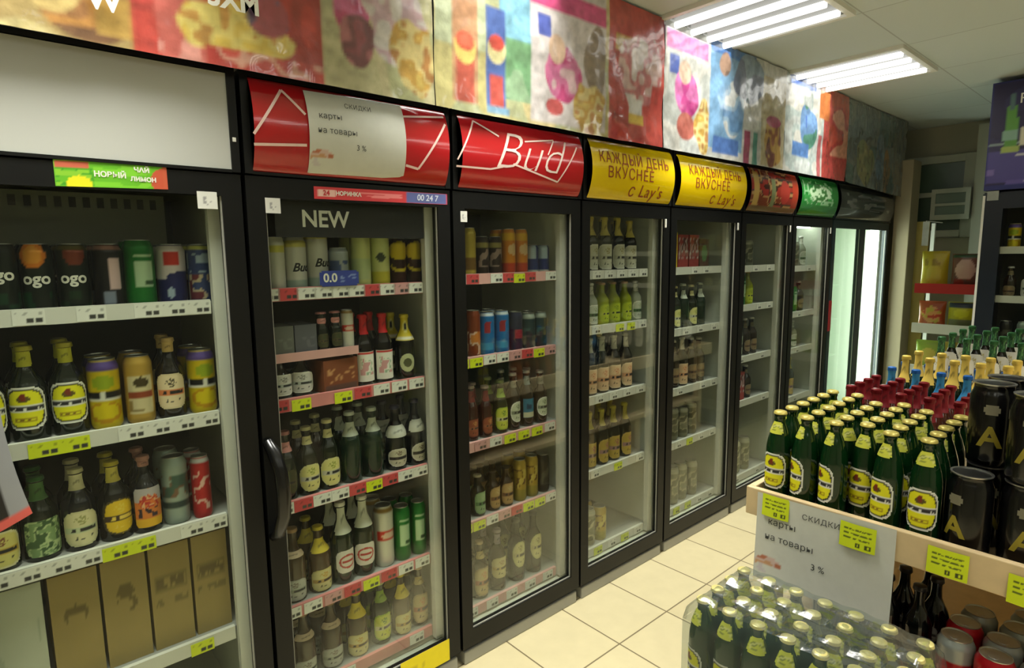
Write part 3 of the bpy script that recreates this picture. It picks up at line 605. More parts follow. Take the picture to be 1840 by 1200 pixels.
darksign = painter(S(34,38,40), [('n',.1,.25,.9,.75,[S(34,38,40),S(34,38,40),S(110,112,110)],9,3)])
f8, ob8 = cooler(4.349, 5.47, 'wide lit cooler with glowing light strip and dark sign, at row end', (darksign,), [], RAILW, [], lit=True, panes=2, door_mat=mat('teal_black', S(24,40,44), .4, noise=.15))
ob8('lamp_strip', M().box(5.27, 5.37, .045, .07, .2, 1.66), emis('led_strip', (.88, 1.0, .92), LED))
ob8('lamp_strip', M().box(4.43, 4.45, .30, .32, .2, 1.66), emis('led_strip_dim', (.6, 1.0, .66), LED*.13))
ob8('door_sign', M().box(4.353, 4.39, -.006, -.0008, .95, 1.16), mat('red_sign', S(150,36,36), .5))

ob7('lamp_strip', M().box(3.80, 4.28, .12, .15, 1.655, 1.675), emis('led_strip_top', (.9, 1.0, .9), 9.))
# door stickers and inside header
def sticker(par, ob, x0, x1, z0, z1, paint, txts, nm='door_sticker', y=-.0016, slant=0.):
    f = lambda u, v: (x0+(x1-x0)*u, y, z0+(z1-z0)*v+slant*u)
    st = ob(nm, M().grid(f, 60, 16, paint, 0, 1, 0, 1, False), PRINT, par)
    m = Lines()
    for s, sz, u, v, col, sh in txts: flat_text(m, s, sz, lambda x, yy: (x0+(x1-x0)*u+x, y-.001, z0+(z1-z0)*v+yy+slant*u), col, shear=sh, bold=.0006)
    for q in m: ob('lettering', q, PRINT, st)
GS = S(96, 176, 24)
door1 = [c for c in f1.children if c.name.startswith('door')][0]; door2 = [c for c in f2.children if c.name.startswith('door')][0]
sticker(door1, ob1, .139, .355, 1.657, 1.713, painter(GS, [('r',0,.72,.3,1,S(196,96,70)),('n',0,0,.35,.7,[GS,S(60,150,20),S(130,190,40)],8,3),('e',.2,.1,.11,.34,S(220,214,20)),('n',.32,0,.85,1,[GS,S(120,196,40)],6,5),('e',1.0,.3,.16,.6,S(190,80,50)),('r',.95,0,1,1,S(190,86,54))]),
        [('НОВЫЙ', .0165, .47, .5, WHT, 0), ('ЧАЙ', .015, .76, .74, WHT, 0), ('ЛИМОН', .0135, .77, .36, WHT, 0)], slant=.006)
sticker(door2, ob2, .716, 1.168, 1.660, 1.694, painter(S(206,60,66), [('r',.02,.2,.14,.8,S(232,190,180)),('n',.3,.25,.62,.75,[S(206,60,66),S(230,130,130)],9,3),('r',.66,0,1,1,S(92,102,160))]),
        [('24', .02, .08, .5, S(196,50,56), 0), ('НОВИНКА', .016, .23, .5, WHT, 0), ('00 24 7', .026, .83, .5, S(206,214,232), .1)], slant=.004)
hd = ob2('header_card', M().box(.62, 1.10, .04, .046, 1.555, 1.662), mat('header_print', S(26,27,30), .5, noise=.3, nscale=20))
m = M(); flat_text(m, 'NEW', .066, lambda x, y: (.765+x*.95, .0385, 1.605+y), S(240,240,236), bold=.0014); ob2('lettering', m, PRINT, hd)
ob2('yellow_sticker', M().grid(lambda u, v: (.93+.20*u, -.0015, .062+.082*v), 20, 8, painter(S(232,214,10), [('n',.1,.3,.5,.6,[S(232,214,10),S(200,180,10)],8,3)]), 0, 1, 0, 1, False), PRINT, door2)
# blue strip "0.0" standing on the top shelf edge of the second cooler
sh2 = [c for c in f2.children if c.name.startswith('shelf')][0]
sk = ob2('shelf_talker', M().grid(lambda u, v: (.745+.125*u, .056, 1.412+.046*v), 20, 10, painter(S(44,62,150), [('n',.5,.3,.95,.75,[S(44,62,150),S(130,150,206)],12,3),('m',.5,.5,.52,.55,5)]), 0, 1, 0, 1, False), PRINT, sh2)
m = M(); flat_text(m, '0.0', .036, lambda x, y: (.778+x, .0552, 1.436+y), WHT, bold=.001); ob2('lettering', m, PRINT, sk)

# notice sheets
def notice(name, fn, nu=60, nv=40):
    base = S(206,208,198); g = S(120,122,116)
    ops = [('r',.40,.625,.88,.64,S(165,167,160)),('r',.50,.455,.84,.468,S(165,167,160)),('r',.62,.41,.78,.42,S(180,182,174)),('en',.12,.2,.10,.09,[S(196,150,110),S(206,180,170),S(180,110,80)],9,4),('n',.03,.08,.26,.2,[base,S(196,190,192),base],12,6)]
    o = obj(name, M().grid(fn, nu, nv, painter(base, ops), 0, 1, 0, 1), PRINT)
    m = Lines(); ink = S(60,62,60)
    def at(u0, v0): return lambda x, y: [p+q for p, q in zip(fn(u0+x, v0+y*1.4), off)]
    off = NOFF
    flat_text(m, 'СКИДКИ', .06, at(.5, .86), ink, space=1.1); flat_text(m, 'карты', .075, at(.21, .70), ink, space=1.05); flat_text(m, 'на товары', .075, at(.27, .52), ink, space=1.05); flat_text(m, '3 %', .07, at(.5, .34), ink)
    for q in m: obj('lettering', q, PRINT, o)
    return o
NOFF = (0, -.0012, 0)
tag(notice('notice_sheet', lambda u, v: (.694+.004*(1-v)+.30*u, sign_curve(1.722+.233*min(1,max(0,(v*.95))), 1.722, 1.955, .034)-.006-.004*math.sin(u*PI), 1.728+.215*v+.004*u)), 'white printed notice sheet taped over the red cooler sign', 'notice')

# flyer hanging at the left edge
def flyer_fn(u, v):
    ang = u*1.1; x = -.12+.122*u; return (x+.032*(1-v)**2*u, -.03-.05*math.sin(ang*1.4), .90+.35*v+.075*u*(1-v))
fl = obj('flyer', M().grid(flyer_fn, 30, 40, painter(S(30,30,34), [('r',.78,-1,1.1,2,S(150,154,160)),('r',-1,.62,.8,2,S(150,160,110)),('n',0,.65,.78,1,[S(150,160,110),S(190,196,150),S(110,110,120)],5,3),('r',-1,-.1,1.1,.07,S(216,96,90)),('r',.3,.16,.5,.2,S(190,196,190),1.)]), 0, 1, 0, 1), GLOSSP)
tag(fl, 'dark curled flyer with red edge hanging at left frame edge', 'flyer')

# ================================================================== drinks in the coolers
FN = {1: 'blank-sign cooler', 2: 'notice-sign cooler', 3: 'script-sign cooler', 4: 'nearer-yellow-sign cooler', 5: 'farther-yellow-sign cooler', 6: 'brown-sign cooler', 7: 'green-sign cooler'}
SN = ['top', 'second', 'third', 'fourth', 'bottom']
ROWS = {1: {0: 'ogod .037 .150 .028,ogoo .098 .154 .033,ogor .165 .154 .033,dkstripe .235 .153 .031,grncan .302 .160 .034,rwbcan .374 .155 .034,blucan .440 .155 .030',
            1: 'yel -.020 .222 .037,yel .056 .222 .037,yel .132 .222 .037,yelcan .203 .171 .034,goldcan .277 .171 .033,beige .349 .212 .032,yelcan .424 .172 .034',
            2: 'creamy -.026 .19 .035,grnlab .050 .195 .036,creamlab .126 .198 .036,yelb .200 .198 .034,orange .268 .197 .033,silvcan .338 .183 .033,redslim .399 .173 .025'},
        2: {0: 'whitecan .641 .146 .024,budcan .70 .155 .031,budcan .768 .177 .031,silver .835 .122 .030,limecan .911 .177 .032,limelogo .979 .178 .032,yeltop 1.044 .153 .027,yeltop 1.103 .154 .027',
            1: 'whlab .635 .124 .03,whlab .70 .117 .032,brownpack .806 .096 .060,redtop .909 .234 .031,redtop .977 .233 .031,yelneck 1.063 .223 .033',
            2: 'pink .635 .206 .03,creamlow .702 .208 .032,creamlow .77 .217 .032,green .848 .228 .034,green .927 .225 .034,whband 1.015 .222 .034,whband 1.09 .226 .033',
            3: 'brgrey .642 .23 .034,brcream .724 .214 .036,whred .801 .272 .034,whred .878 .272 .034,redcan .956 .211 .034,grncan 1.023 .19 .03,grncan 1.088 .19 .028',
            4: 'brgrey .66 .22 .034,brgrey .75 .22 .034,brcream .84 .22 .034,yelgrn .93 .22 .032,brcream 1.01 .22 .033,tall 1.085 .22 .03'},
        3: {0: 'yelbr 1.341 .172 .026,dkcan 1.401 .143 .026,dkcan 1.463 .143 .026,oran 1.531 .172 .027,oran 1.597 .173 .027,bluw 1.66 .113 .026,bluw 1.717 .113 .026',
            1: 'brw 1.354 .165 .026,blue 1.421 .156 .03,blue 1.495 .163 .03,navy 1.567 .15 .028,teal 1.635 .14 .027,teal 1.70 .135 .026',
            2: 'dkred 1.338 .214 .027,dkred 1.406 .203 .027,yelgrn 1.482 .214 .028,whoval 1.55 .231 .028,bllab 1.625 .228 .029,whoval 1.70 .224 .028',
            3: 'gnlab 1.365 .163 .029,tan 1.439 .162 .029,tan 1.506 .162 .029,gcan 1.58 .167 .029,gcan 1.647 .168 .029,dk 1.715 .156 .027',
            4: 'tall 1.369 .23 .033,tallw 1.459 .25 .034,oval 1.563 .255 .034,oval 1.662 .255 .034'},
        4: {0: 'clear 1.94 .17 .03,sparkle 2.02 .24 .036,sparkle 2.11 .24 .036,sparkle 2.20 .24 .036,sparkle 2.29 .235 .036',
            1: 'clear 1.94 .19 .032,clear 2.02 .19 .032,lime 2.10 .19 .032,lime 2.18 .19 .032,lime 2.26 .19 .032,clear 2.335 .19 .03',
            2: 'wine 1.93 .26 .036,wine 2.015 .26 .036,wine 2.10 .26 .036,wine 2.185 .26 .036,wine 2.27 .26 .036',
            3: 'wyel 1.93 .26 .036,wyel 2.015 .26 .036,wyel 2.10 .26 .036,wyel 2.185 .26 .036,wyel 2.27 .26 .036',
            4: 'gcan 1.93 .16 .034,jar 2.01 .17 .036,gcan 2.09 .16 .034'},
        5: {0: 'cyel 2.60 .18 .035,cred 2.69 .17 .045,cred 2.79 .17 .045,cgrn 2.89 .15 .045',
            1: 'green 2.59 .23 .033,creamlow 2.67 .22 .033,green 2.75 .23 .033,creamlow 2.83 .22 .033,green 2.91 .23 .033',
            2: 'plain 2.59 .24 .034,plain 2.67 .25 .034,wine 2.75 .26 .035,plain 2.84 .25 .034,plain 2.92 .24 .034',
            3: 'jar 2.59 .16 .036,jar 2.68 .17 .036,jar 2.77 .16 .036,jar 2.86 .17 .036',
            4: 'jar 2.60 .2 .038,jar 2.69 .2 .038,jar 2.78 .2 .038,jar 2.88 .19 .036'},
        6: {0: 'jar 3.24 .15 .035,teal 3.33 .15 .033,jar 3.42 .15 .035', 1: 'cred 3.25 .17 .035,grncan 3.35 .18 .034,lime 3.44 .2 .033', 2: 'plain 3.24 .22 .034,clear 3.33 .24 .034,plain 3.42 .22 .034,plain 3.51 .22 .034',
            3: 'plain 3.24 .2 .034,cred 3.34 .17 .04,plain 3.45 .2 .034', 4: 'jar 3.25 .2 .038,jar 3.36 .2 .038,jar 3.47 .2 .038'},
        7: {0: 'clear 3.86 .2 .034,plain 3.95 .22 .034,jar 4.05 .16 .036,clear 4.15 .2 .034', 1: 'green 3.86 .2 .033,jar 3.95 .16 .036,grncan 4.05 .17 .034,plain 4.15 .2 .034', 2: 'plain 3.86 .18 .034,jar 3.96 .16 .036,clear 4.07 .18 .034', 3: 'wine 3.86 .26 .035,dkred 3.96 .24 .034,wyel 4.06 .26 .035', 4: 'jar 3.88 .2 .036,jar 3.98 .2 .036'}}
SHELVES = {1: [1.354,1.055,.765], 2: [1.375,1.054,.745,.415,.14], 3: [1.395,1.095,.775,.47,.128], 4: [1.39,1.15,.837,.497,.128], 5: [1.39,1.08,.77,.485,.128], 6: [1.385,1.158,.855,.588,.128], 7: [1.37,1.07,.83,.5,.128]}
for fi, rows in ROWS.items():
    for si, spec in rows.items():
        z = SHELVES[fi][si]+.0305; its = [q.split() for q in spec.split(',')]; n = len(its)
        for k, (key, x, h, r) in enumerate(its):
            x, h, r = float(x), float(h), float(r)
            if 'bottle' in TYPES[key][0] and r < .036: r = min(.036, r*1.06)
            y = .086+r+random.uniform(0, .006)
            if key in ('brownpack','cyel','cred','cgrn'): y = .086+r*.8
            item(key, x, y, z, h, r, '%s, %s, %s shelf, %s' % (TYPES[key][2], place(k, n), SN[si], FN[fi]), 'drinks on the %s shelf of the %s' % (SN[si], FN[fi]), random.uniform(-.35, .25) if key[0] != 'c' else 0)
            if fi <= 4 and key not in ('brownpack','cyel','cred','cgrn') and not (fi == 2 and si == 1 and k < 3):
                if key in ('silver',): continue
                item(key, x+random.uniform(-.004, .004), y+2*r+.019, z, h, r, '%s in second rank behind %s, %s shelf, %s' % (TYPES[key][0].replace('_', ' '), place(k, n).replace(' from left', ''), SN[si], FN[fi]), 'second rank on the %s shelf of the %s' % (SN[si], FN[fi]), random.uniform(-.4, .4))
# small half shelf with grey boxes in the second cooler
ob2('half_shelf', M().box(.60, .87, .082, .30, 1.205, 1.213), SHELFM)
ob2('price_rail', M().box(.60, .87, .078, .0815, 1.196, 1.222), RAILP, [c for c in f2.children if c.name.startswith('half_shelf')][0])
def carton(x0, x1, y0, y1, z0, z1, base, ops, label, group, txt=None):
    m = M().grid(lambda u, v: (x0+(x1-x0)*u, y0, z0+(z1-z0)*v), 26, 30, painter(base, ops), 0, 1, 0, 1, False)
    m.box(x0, x1, y0+.0005, y1, z0, z1, base); cx, cy = (x0+x1)/2, (y0+y1)/2
    m.v = [(a-cx, b-cy, c-z0) for a, b, c in m.v]
    o = obj('carton', m, CARD, None, loc=(cx, cy, z0)); tag(o, label, 'box', group)
    if txt:
        t = M()
        for s, sz, zf, sh in txt: flat_text(t, s, sz, lambda x, y: (x, y0-cy-.001, (z1-z0)*zf+y), S(70,62,36), shear=sh)
        obj('lettering', t, PRINT, o)
    return o
for k, (xa, c) in enumerate([(.605, S(96,98,92)), (.675, S(84,86,92))]):
    carton(xa, xa+.066, .09, .2, 1.2135, 1.30, c, [('n',.1,.2,.9,.6,[c,tuple(q*1.3 for q in c)],5,3)], 'small grey carton, %s, on half shelf of notice-sign cooler' % ('leftmost', 'second')[k], 'grey cartons on the half shelf')
for k, xa in enumerate((.765, .81, .85)):
    item('pink' if k < 2 else 'redcan', xa, .11, 1.2135, .12, .02, 'small pink-topped %s, %s, half shelf of notice-sign cooler' % (('bottle','bottle','can')[k], ('left','middle','right')[k]), 'small drinks on the half shelf')
carton(-.066, .036, .10, .36, .4605, .745, S(190,196,178), [('n',.1,.3,.9,.7,[S(190,196,178),S(170,178,160)],3,3)], 'plain pale box left of the brown cardboard boxes, blank-sign cooler', None)
KR = S(156, 136, 82)
for k, (xa, xb, txt) in enumerate([(.048, .146, [('PIVO', .034, .44, .25)]), (.153, .25, [('Prazdroj', .019, .40, .2)]), (.257, .352, [('BOCK', .032, .62, 0), ('BEER', .026, .48, 0)]), (.359, .448, [('BOCK', .032, .66, 0), ('BEER', .026, .52, 0)])]):
    em = S(112, 96, 54)
    ops = [('e',.5,.62,.26,.08,em),('e',.5,.58,.2,.04,KR)] if k == 0 else ([('e',.5,.68,.2,.07,em),('e',.5,.56,.26,.08,em),('e',.45,.55,.2,.06,KR)] if k == 1 else [('r',.08,.55,.92,.72,tuple(q*.72 for q in KR)),('r',.12,.57,.88,.70,KR),('n',.15,.58,.85,.69,[tuple(q*.45 for q in KR),KR,tuple(q*.45 for q in KR)],14,3+k),('n',.1,.42,.9,.5,[KR,tuple(q*.6 for q in KR)],12,8+k)])
    carton(xa, xb, .10, .36, .4605, .745, KR, ops, 'tall brown cardboard box, %s, below third shelf of blank-sign cooler' % place(k, 4), 'cardboard boxes in the first cooler', None)
    # one printed word on each of the two right-hand boxes

# ================================================================== posters above the coolers
def poster(x0, x1, base, ops, label, zb=1.956, zt=2.49, seed=0, texts=(), lean=0., curl=None):
    W = x1-x0
    def fn(u, v):
        x = x0+W*u
        wob = .010*(float(vnoise(np.array([u*W*9]), np.array([v*4.]), seed)[0])-.5)+.004*(float(vnoise(np.array([u*W*26+5]), np.array([v*11.]), seed+3)[0])-.5)
        y = -.052-lean*v+wob; z = zb+(zt-zb)*v
        if curl: z += curl(u)*(1-v)
        return (x, y, z)
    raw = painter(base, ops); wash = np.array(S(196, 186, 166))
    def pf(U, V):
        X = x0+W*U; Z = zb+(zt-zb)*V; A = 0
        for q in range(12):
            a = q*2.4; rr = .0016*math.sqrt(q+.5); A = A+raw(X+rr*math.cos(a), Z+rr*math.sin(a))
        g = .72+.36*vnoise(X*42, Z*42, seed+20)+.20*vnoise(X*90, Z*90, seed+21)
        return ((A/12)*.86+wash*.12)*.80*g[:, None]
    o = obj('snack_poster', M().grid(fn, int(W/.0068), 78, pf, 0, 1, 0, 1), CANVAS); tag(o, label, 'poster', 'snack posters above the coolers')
    if texts:
        m = Lines()
        for s, sz, x, z, col, sh in texts: flat_text(m, s, sz, lambda a, b: (x+a, -.066-lean, z+b), col, shear=sh, bold=.002)
        for q in m: obj('lettering', q, PRINT, o)
WD = [S(190,170,110), S(206,190,130), S(170,146,86)]
PK = [S(236,200,210), S(226,150,180), S(240,225,225)]
CHIP = [S(222,190,90), S(206,160,60), S(232,212,140), S(190,130,60)]
RD = [S(196,30,34), S(176,24,30), S(208,48,44)]
poster(-.07, 1.094, S(200,186,130), [('n',-.1,1.9,.4,2.5,WD,9,2),('n',.72,1.9,1.2,2.6,[S(200,196,150),S(214,206,160),S(186,190,140)],8,4),
    ('en',.22,2.10,.10,.16,[S(150,96,40),S(190,130,50),S(110,66,30)],12,5),('r',.235,1.975,.30,2.06,S(190,150,60)),('e',.16,2.05,.05,.05,S(206,180,110)),
    ('n',.30,1.9,.738,2.6,RD,10,6),('en',.40,2.02,.05,.12,[S(226,150,140),S(206,90,84),S(240,200,190)],14,8),('en',.52,2.045,.13,.06,[S(232,200,80),S(240,220,120),S(206,150,60)],26,9),('en',.60,2.1,.05,.05,[S(96,70,110),S(170,60,80)],16,3),('n',.45,1.96,.735,2.0,[S(208,48,44),S(232,170,150),S(196,30,34)],22,10),
    ('en',.83,2.18,.05,.08,[S(196,40,110),S(216,90,150)],14,3),('en',.845,2.085,.055,.075,[S(150,60,80),S(120,50,70),S(190,110,120)],16,4),('en',.97,2.2,.10,.14,[S(226,216,214),S(214,180,190),S(236,230,226)],14,11),('en',1.03,2.08,.085,.10,CHIP,22,12)],
    'snack poster with red pasta pack, leftmost in the banner row', seed=1, texts=[('5XM', .06, .515, 2.105, WHT, 0), ('W', .06, .25, 2.04, WHT, 0)])
poster(1.098, 2.285, S(206,196,130), [('n',1.0,1.9,2.4,2.6,[S(206,196,130),S(190,196,150),S(222,206,150)],9,2),('r',1.36,2.2,1.62,2.6,S(130,196,226)),('n',1.36,2.02,1.6,2.22,[S(110,170,120),S(150,190,150),S(90,160,130)],9,3),('r',1.1,2.15,1.30,2.6,S(196,206,170)),
    ('r',1.165,1.985,1.265,2.30,S(206,150,110)),('r',1.18,1.985,1.25,2.12,S(206,80,64)),('e',1.215,2.15,.042,.05,S(240,220,120)),('e',1.215,2.17,.036,.03,S(226,90,60)),('e',1.215,2.30,.05,.07,S(206,150,110)),
    ('r',1.30,1.985,1.385,2.30,S(50,96,180)),('r',1.315,1.985,1.375,2.09,S(196,60,56)),('e',1.345,2.17,.04,.045,S(240,230,170)),('e',1.345,2.19,.034,.025,S(216,60,50)),('r',1.30,1.965,1.40,1.99,S(120,170,206)),
    ('r',1.50,1.97,1.90,2.6,S(226,218,220),.0),('r',1.5,2.36,1.9,2.43,S(226,60,140)),('r',1.535,2.26,1.60,2.335,S(50,80,180)),('en',1.68,2.14,.10,.10,[S(206,40,130),S(226,110,170),S(240,200,210)],12,5),('en',1.84,2.22,.06,.13,[S(130,110,90),S(150,130,110),S(96,70,60)],9,6),('e',1.63,2.23,.045,.05,S(232,196,170)),('e',1.62,2.03,.045,.03,S(206,70,80)),('en',1.80,2.05,.09,.09,CHIP,20,7),
    ('n',1.92,1.9,2.3,2.6,RD,8,8),('r',1.96,2.3,2.08,2.36,S(206,170,60)),('en',2.13,2.25,.14,.17,[S(226,190,190),S(206,110,120),S(240,226,226)],13,9),('r',2.05,2.06,2.14,2.13,S(226,226,226)),('r',2.05,2.03,2.15,2.07,S(226,190,60)),('r',2.2,1.9,2.285,2.2,S(206,46,46))],  # pale blotch on the red pack is wrinkle glare painted into the print
    'snack poster with orange and blue packs and pink pack, second in the banner row', seed=5)
poster(2.289, 3.448, S(214,216,214), [('n',2.2,1.9,3.5,2.6,[S(214,216,214),S(226,226,222),S(200,206,206)],8,2),('r',2.3,2.38,2.64,2.46,S(232,120,190)),('r',2.33,2.28,2.4,2.36,S(50,90,190)),('en',2.47,2.22,.10,.10,[S(206,30,150),S(226,110,190)],12,3),('e',2.45,2.30,.05,.05,S(232,200,180)),('e',2.47,2.07,.08,.06,S(190,90,80)),('en',2.62,2.08,.07,.12,CHIP,18,4),
    ('r',2.66,2.0,2.98,2.6,S(120,176,226)),('r',2.66,2.44,3.1,2.5,S(30,120,206)),('en',2.80,2.40,.05,.05,[S(120,90,80),S(190,150,130)],10,5),('en',2.88,2.2,.12,.14,[S(226,232,236),S(150,190,226),S(90,150,210)],10,6),('r',2.7,1.98,2.95,2.06,S(60,120,206)),('r',3.0,1.9,3.06,2.12,S(150,40,90)),('r',3.09,1.9,3.14,2.12,S(70,150,140)),('en',3.05,2.36,.16,.12,[S(120,150,180),S(90,110,150)],7,7),
    ('r',3.18,1.96,3.448,2.42,S(196,186,150)),('en',3.32,2.10,.11,.13,[S(150,90,60),S(190,150,70),S(120,60,50)],14,8),('e',3.32,2.2,.08,.03,S(170,70,110))],
    'snack poster with white and pink packs and blue pack, third in the banner row', seed=9)
poster(3.452, 4.36, S(206,214,214), [('n',3.4,1.9,4.4,2.6,[S(206,214,214),S(190,206,206),S(222,222,216)],8,2),('en',3.75,2.22,.11,.13,[S(50,110,206),S(110,160,220),S(60,140,120)],9,3),('r',3.55,2.05,3.78,2.13,S(70,130,206)),('r',3.5,2.44,3.85,2.5,S(60,110,200)),('r',3.9,1.9,3.95,2.2,S(190,90,100)),('r',3.97,1.9,4.4,2.6,S(190,34,40),-.0),('r',3.9,2.3,4.06,2.5,S(226,120,40)),('n',4.05,2.1,4.4,2.5,[S(206,60,40),S(190,34,40),S(226,150,120)],9,5)],
    'snack poster with blue pack and red-orange edge, fourth in the banner row', seed=13)
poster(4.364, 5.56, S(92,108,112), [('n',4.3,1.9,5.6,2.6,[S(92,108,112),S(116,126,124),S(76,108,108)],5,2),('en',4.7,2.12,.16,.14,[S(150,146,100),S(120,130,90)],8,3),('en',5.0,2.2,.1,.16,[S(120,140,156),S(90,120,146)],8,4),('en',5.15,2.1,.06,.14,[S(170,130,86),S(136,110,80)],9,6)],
    'teal snack poster, unlit shade painted into its colours, far end of banner row', seed=17, curl=lambda u: -.04*u)  # dark print colours carry the shade of the unlit end

# ================================================================== display island
TT = .745
isl = empty('display_island', (2.9, -1.45, 0)); tag(isl, 'wooden display island stacked with bottles in the aisle', 'display stand')
def ib(name, x0, x1, y0, y1, z0, z1, material=WOOD, bevel=.003, parent=isl): return box(name, x0-2.9, x1-2.9, y0+1.45, y1+1.45, z0, z1, material, parent, bevel)
ib('front_board', 1.695, 1.715, -2.14, -.795, .705, .791); ib('side_board', 1.7155, 4.27, -.815, -.795, .705, .791); ib('side_board', 1.7155, 4.27, -2.14, -2.12, .705, .791); ib('rear_board', 4.2705, 4.29, -2.14, -.795, .705, .791)
ib('table_top', 1.7155, 4.27, -2.1195, -.8155, .720, TT, bevel=0)
for x in (1.76, 2.9, 4.2):
    for y in (-.86, -2.08): ib('leg', x-.025, x+.025, y-.025, y+.025, 0, .7195)
ib('lower_shelf', 1.26, 4.2, -2.1, -.83, .335, .365, parent=isl)
for x in (1.30, 3.4):
    for y in (-.87, -2.06): ib('block', x-.03, x+.03, y-.03, y+.03, 0, .3345)
ROWY = [-.856, -.934, -1.014, -1.080, -1.150, -1.236]
TH = {0: -1.68, 1: -2.25, 2: -2.25, 3: -1.8, 4: -2.15, 5: -1.45}
RN = ['row nearest the coolers', 'second row from the coolers', 'third row from the coolers', 'fourth row from the coolers', 'row before the outermost', 'outermost row']
for j, y in enumerate(ROWY):
    x0 = 1.767 if j != 3 else 1.81
    yy = y
    for i in range(6 if j in (0, 1) else 5):
        item('islgreen', x0+.079*i, yy, TT+.0005, .285, .037, 'yellow-labelled green bottle, %s, %s, wooden island' % (('front','second','third','fourth','fifth','rear')[i] + ' one', RN[j]), 'green bottles on the island', TH[j]+random.uniform(-.15, .15) if i == 0 else random.uniform(-3.4, -.6))
for i in range(4):
    for j in range(5):
        x = 2.27+.085*i
        if (i < 1 and j < 1): x += .0
        item('islred', x+.02*(j < 2), -.87-.081*j, TT+.0005, .275, .036, 'red-necked bottle, %s rank behind green bottles, %s across' % (ORD[i].replace('leftmost','nearest'), ORD[j]), 'red-necked bottles on the island', random.uniform(-2, -1))
for i in range(2):
    for j in range(5):
        item('islgold', 2.86+.17*i, -.882-.083*j, TT+.0005, .315, .036, 'gold-foil bottle, %s across, %s rank behind red-necked bottles' % (ORD[j], ('nearer','farther')[i]), 'gold-foil bottles on the island', random.uniform(-2, -1))
        item('islblue', 2.775+.17*i, -.856-.085*j, TT+.0005, .28, .034, 'blue-capped bottle, %s across, %s rank beside gold-foil bottles' % (ORD[j], ('nearer','farther')[i]), 'blue-capped bottles on the island', random.uniform(-2, -1))
for i in range(4):
    for j in range(5):
        item('islfoil', 3.45+.2*i, -.866-.1*j, TT+.0005, .345, .037, 'green-foil dark bottle, %s rank, %s across, far end of island' % (ORD[i].replace('leftmost','nearest'), ORD[j]), 'green-foil bottles on the island', random.uniform(-2, -1.2))
# large black cans, stacked two high
kz = [TT+.0005, TT+.2115]
for i, (x, y) in enumerate([(1.785, -1.325), (1.80, -1.430), (1.80, -1.535), (1.895, -1.335), (1.905, -1.44), (2.0, -1.345), (2.01, -1.45)]):
    for lv in range(2):
        if lv == 1 and i in (0, 2): continue
        item('keg', x, y, kz[lv], .21, .048, 'large black lettered can, %s layer, %s place of the corner stack' % (('lower','upper')[lv], ORD[i].replace('leftmost','first')), 'large black cans on the island', -1.35+random.uniform(-.3, .2) if i else -2.0)
# price cards on the front board
def card(y0, y1, z0, z1, label, x=1.6935, tilt=0):
    base = S(206,222,20); ink = S(90,104,16)
    ops = [('n',.12,.72,.88,.82,[ink,base,ink],14,3),('n',.12,.54,.9,.64,[ink,base,ink],14,4),('n',.12,.38,.85,.46,[ink,ink,base],14,5),('r',.45,.08,.60,.28,S(60,70,14)),('r',.72,.08,.9,.28,S(60,70,14)),('r',.5,.14,.55,.22,base),('r',.78,.14,.84,.22,base)]
    o = obj('price_card', M().grid(lambda u, v: (x-.004*(1-v)-.003*math.sin(u*PI), y0+(y1-y0)*u, z0+(z1-z0)*v+tilt*(u-.5)), 40, 28, painter(base, ops), 0, 1, 0, 1, False), PRINT)
    tag(o, label, 'price card', 'yellow price cards on the island board')
card(-.851, -.930, .722, .787, 'yellow price card at left end of island board, over notice', x=1.6885)
card(-1.068, -1.156, .708, .776, 'yellow price card over the right half of the notice sheet', x=1.6885)
card(-1.268, -1.352, .711, .778, 'yellow price card on bare wood right of the notice')
card(-1.425, -1.51, .700, .768, 'yellow price card at right frame edge on island board')
NOFF = (-.0012, 0, 0)
tag(notice('notice_sheet', lambda u, v: (1.690-.010*(1-v)**2-.002*math.sin(u*5), -.834-.366*u, .520+.265*v+.006*u)), 'white printed notice sheet hanging from the wooden island board', 'notice')
# goods below the board
PZ = .3655
for i in range(4):
    for j in range(7):
        item('packgreen', 1.322+.0705*i, -.879-.0725*j, PZ, .25, .034, 'cream-capped green bottle in wrapped pack, %s across, %s rank' % (ORD[j].replace('leftmost', 'leftmost'), ('nearest','second','third','farthest')[i]), 'bottles in the shrink-wrapped pack', random.uniform(-2.6, -1.0))
def wrap_fn(u, v):
    x = 1.285+.285*u; y = -.842-.509*v
    d = min(math.hypot(x-(1.322+.0705*i), y-(-.879-.0725*j)) for i in range(4) for j in range(7))
    e = min(u, 1-u, v, 1-v)
    z = PZ+.2525-.007*min(1, d/.045)**1.5
    if e < .001: z = PZ+.19
    elif e < .06: z -= .03*(1-e/.06)
    return (x, y, z+.002*math.sin(40*x+30*y))
wm = M().grid(wrap_fn, 48, 76, lambda U, V: np.ones((len(U), 3)), 0, 1, 0, 1)
for (xa, ya, xb, yb) in ((1.285,-.842,1.57,-.842),(1.285,-1.351,1.57,-1.351),(1.285,-.842,1.285,-1.351)):
    wm.grid(lambda u, v: (xa+(xb-xa)*u, ya+(yb-ya)*u, PZ+.002+.188*v), 24, 8, lambda U, V: np.ones((len(U), 3)), 0, 1, 0, 1)
tag(obj('shrink_wrap', wm, WRAP), 'clear shrink wrap around the pack of green bottles', 'plastic wrap')
for i, (x, y) in enumerate([(1.80,-1.16),(1.88,-1.18),(1.80,-1.235),(1.88,-1.255),(1.80,-1.08),(1.88,-1.10),(1.96,-1.22),(1.80,-1.0),(1.88,-1.02)]):
    item('under', x, y, PZ, .25, .034, 'black bottle under island top, %s in cluster' % ORD[i].replace('leftmost','first'), 'black bottles under the island', random.uniform(-2, -1.2))
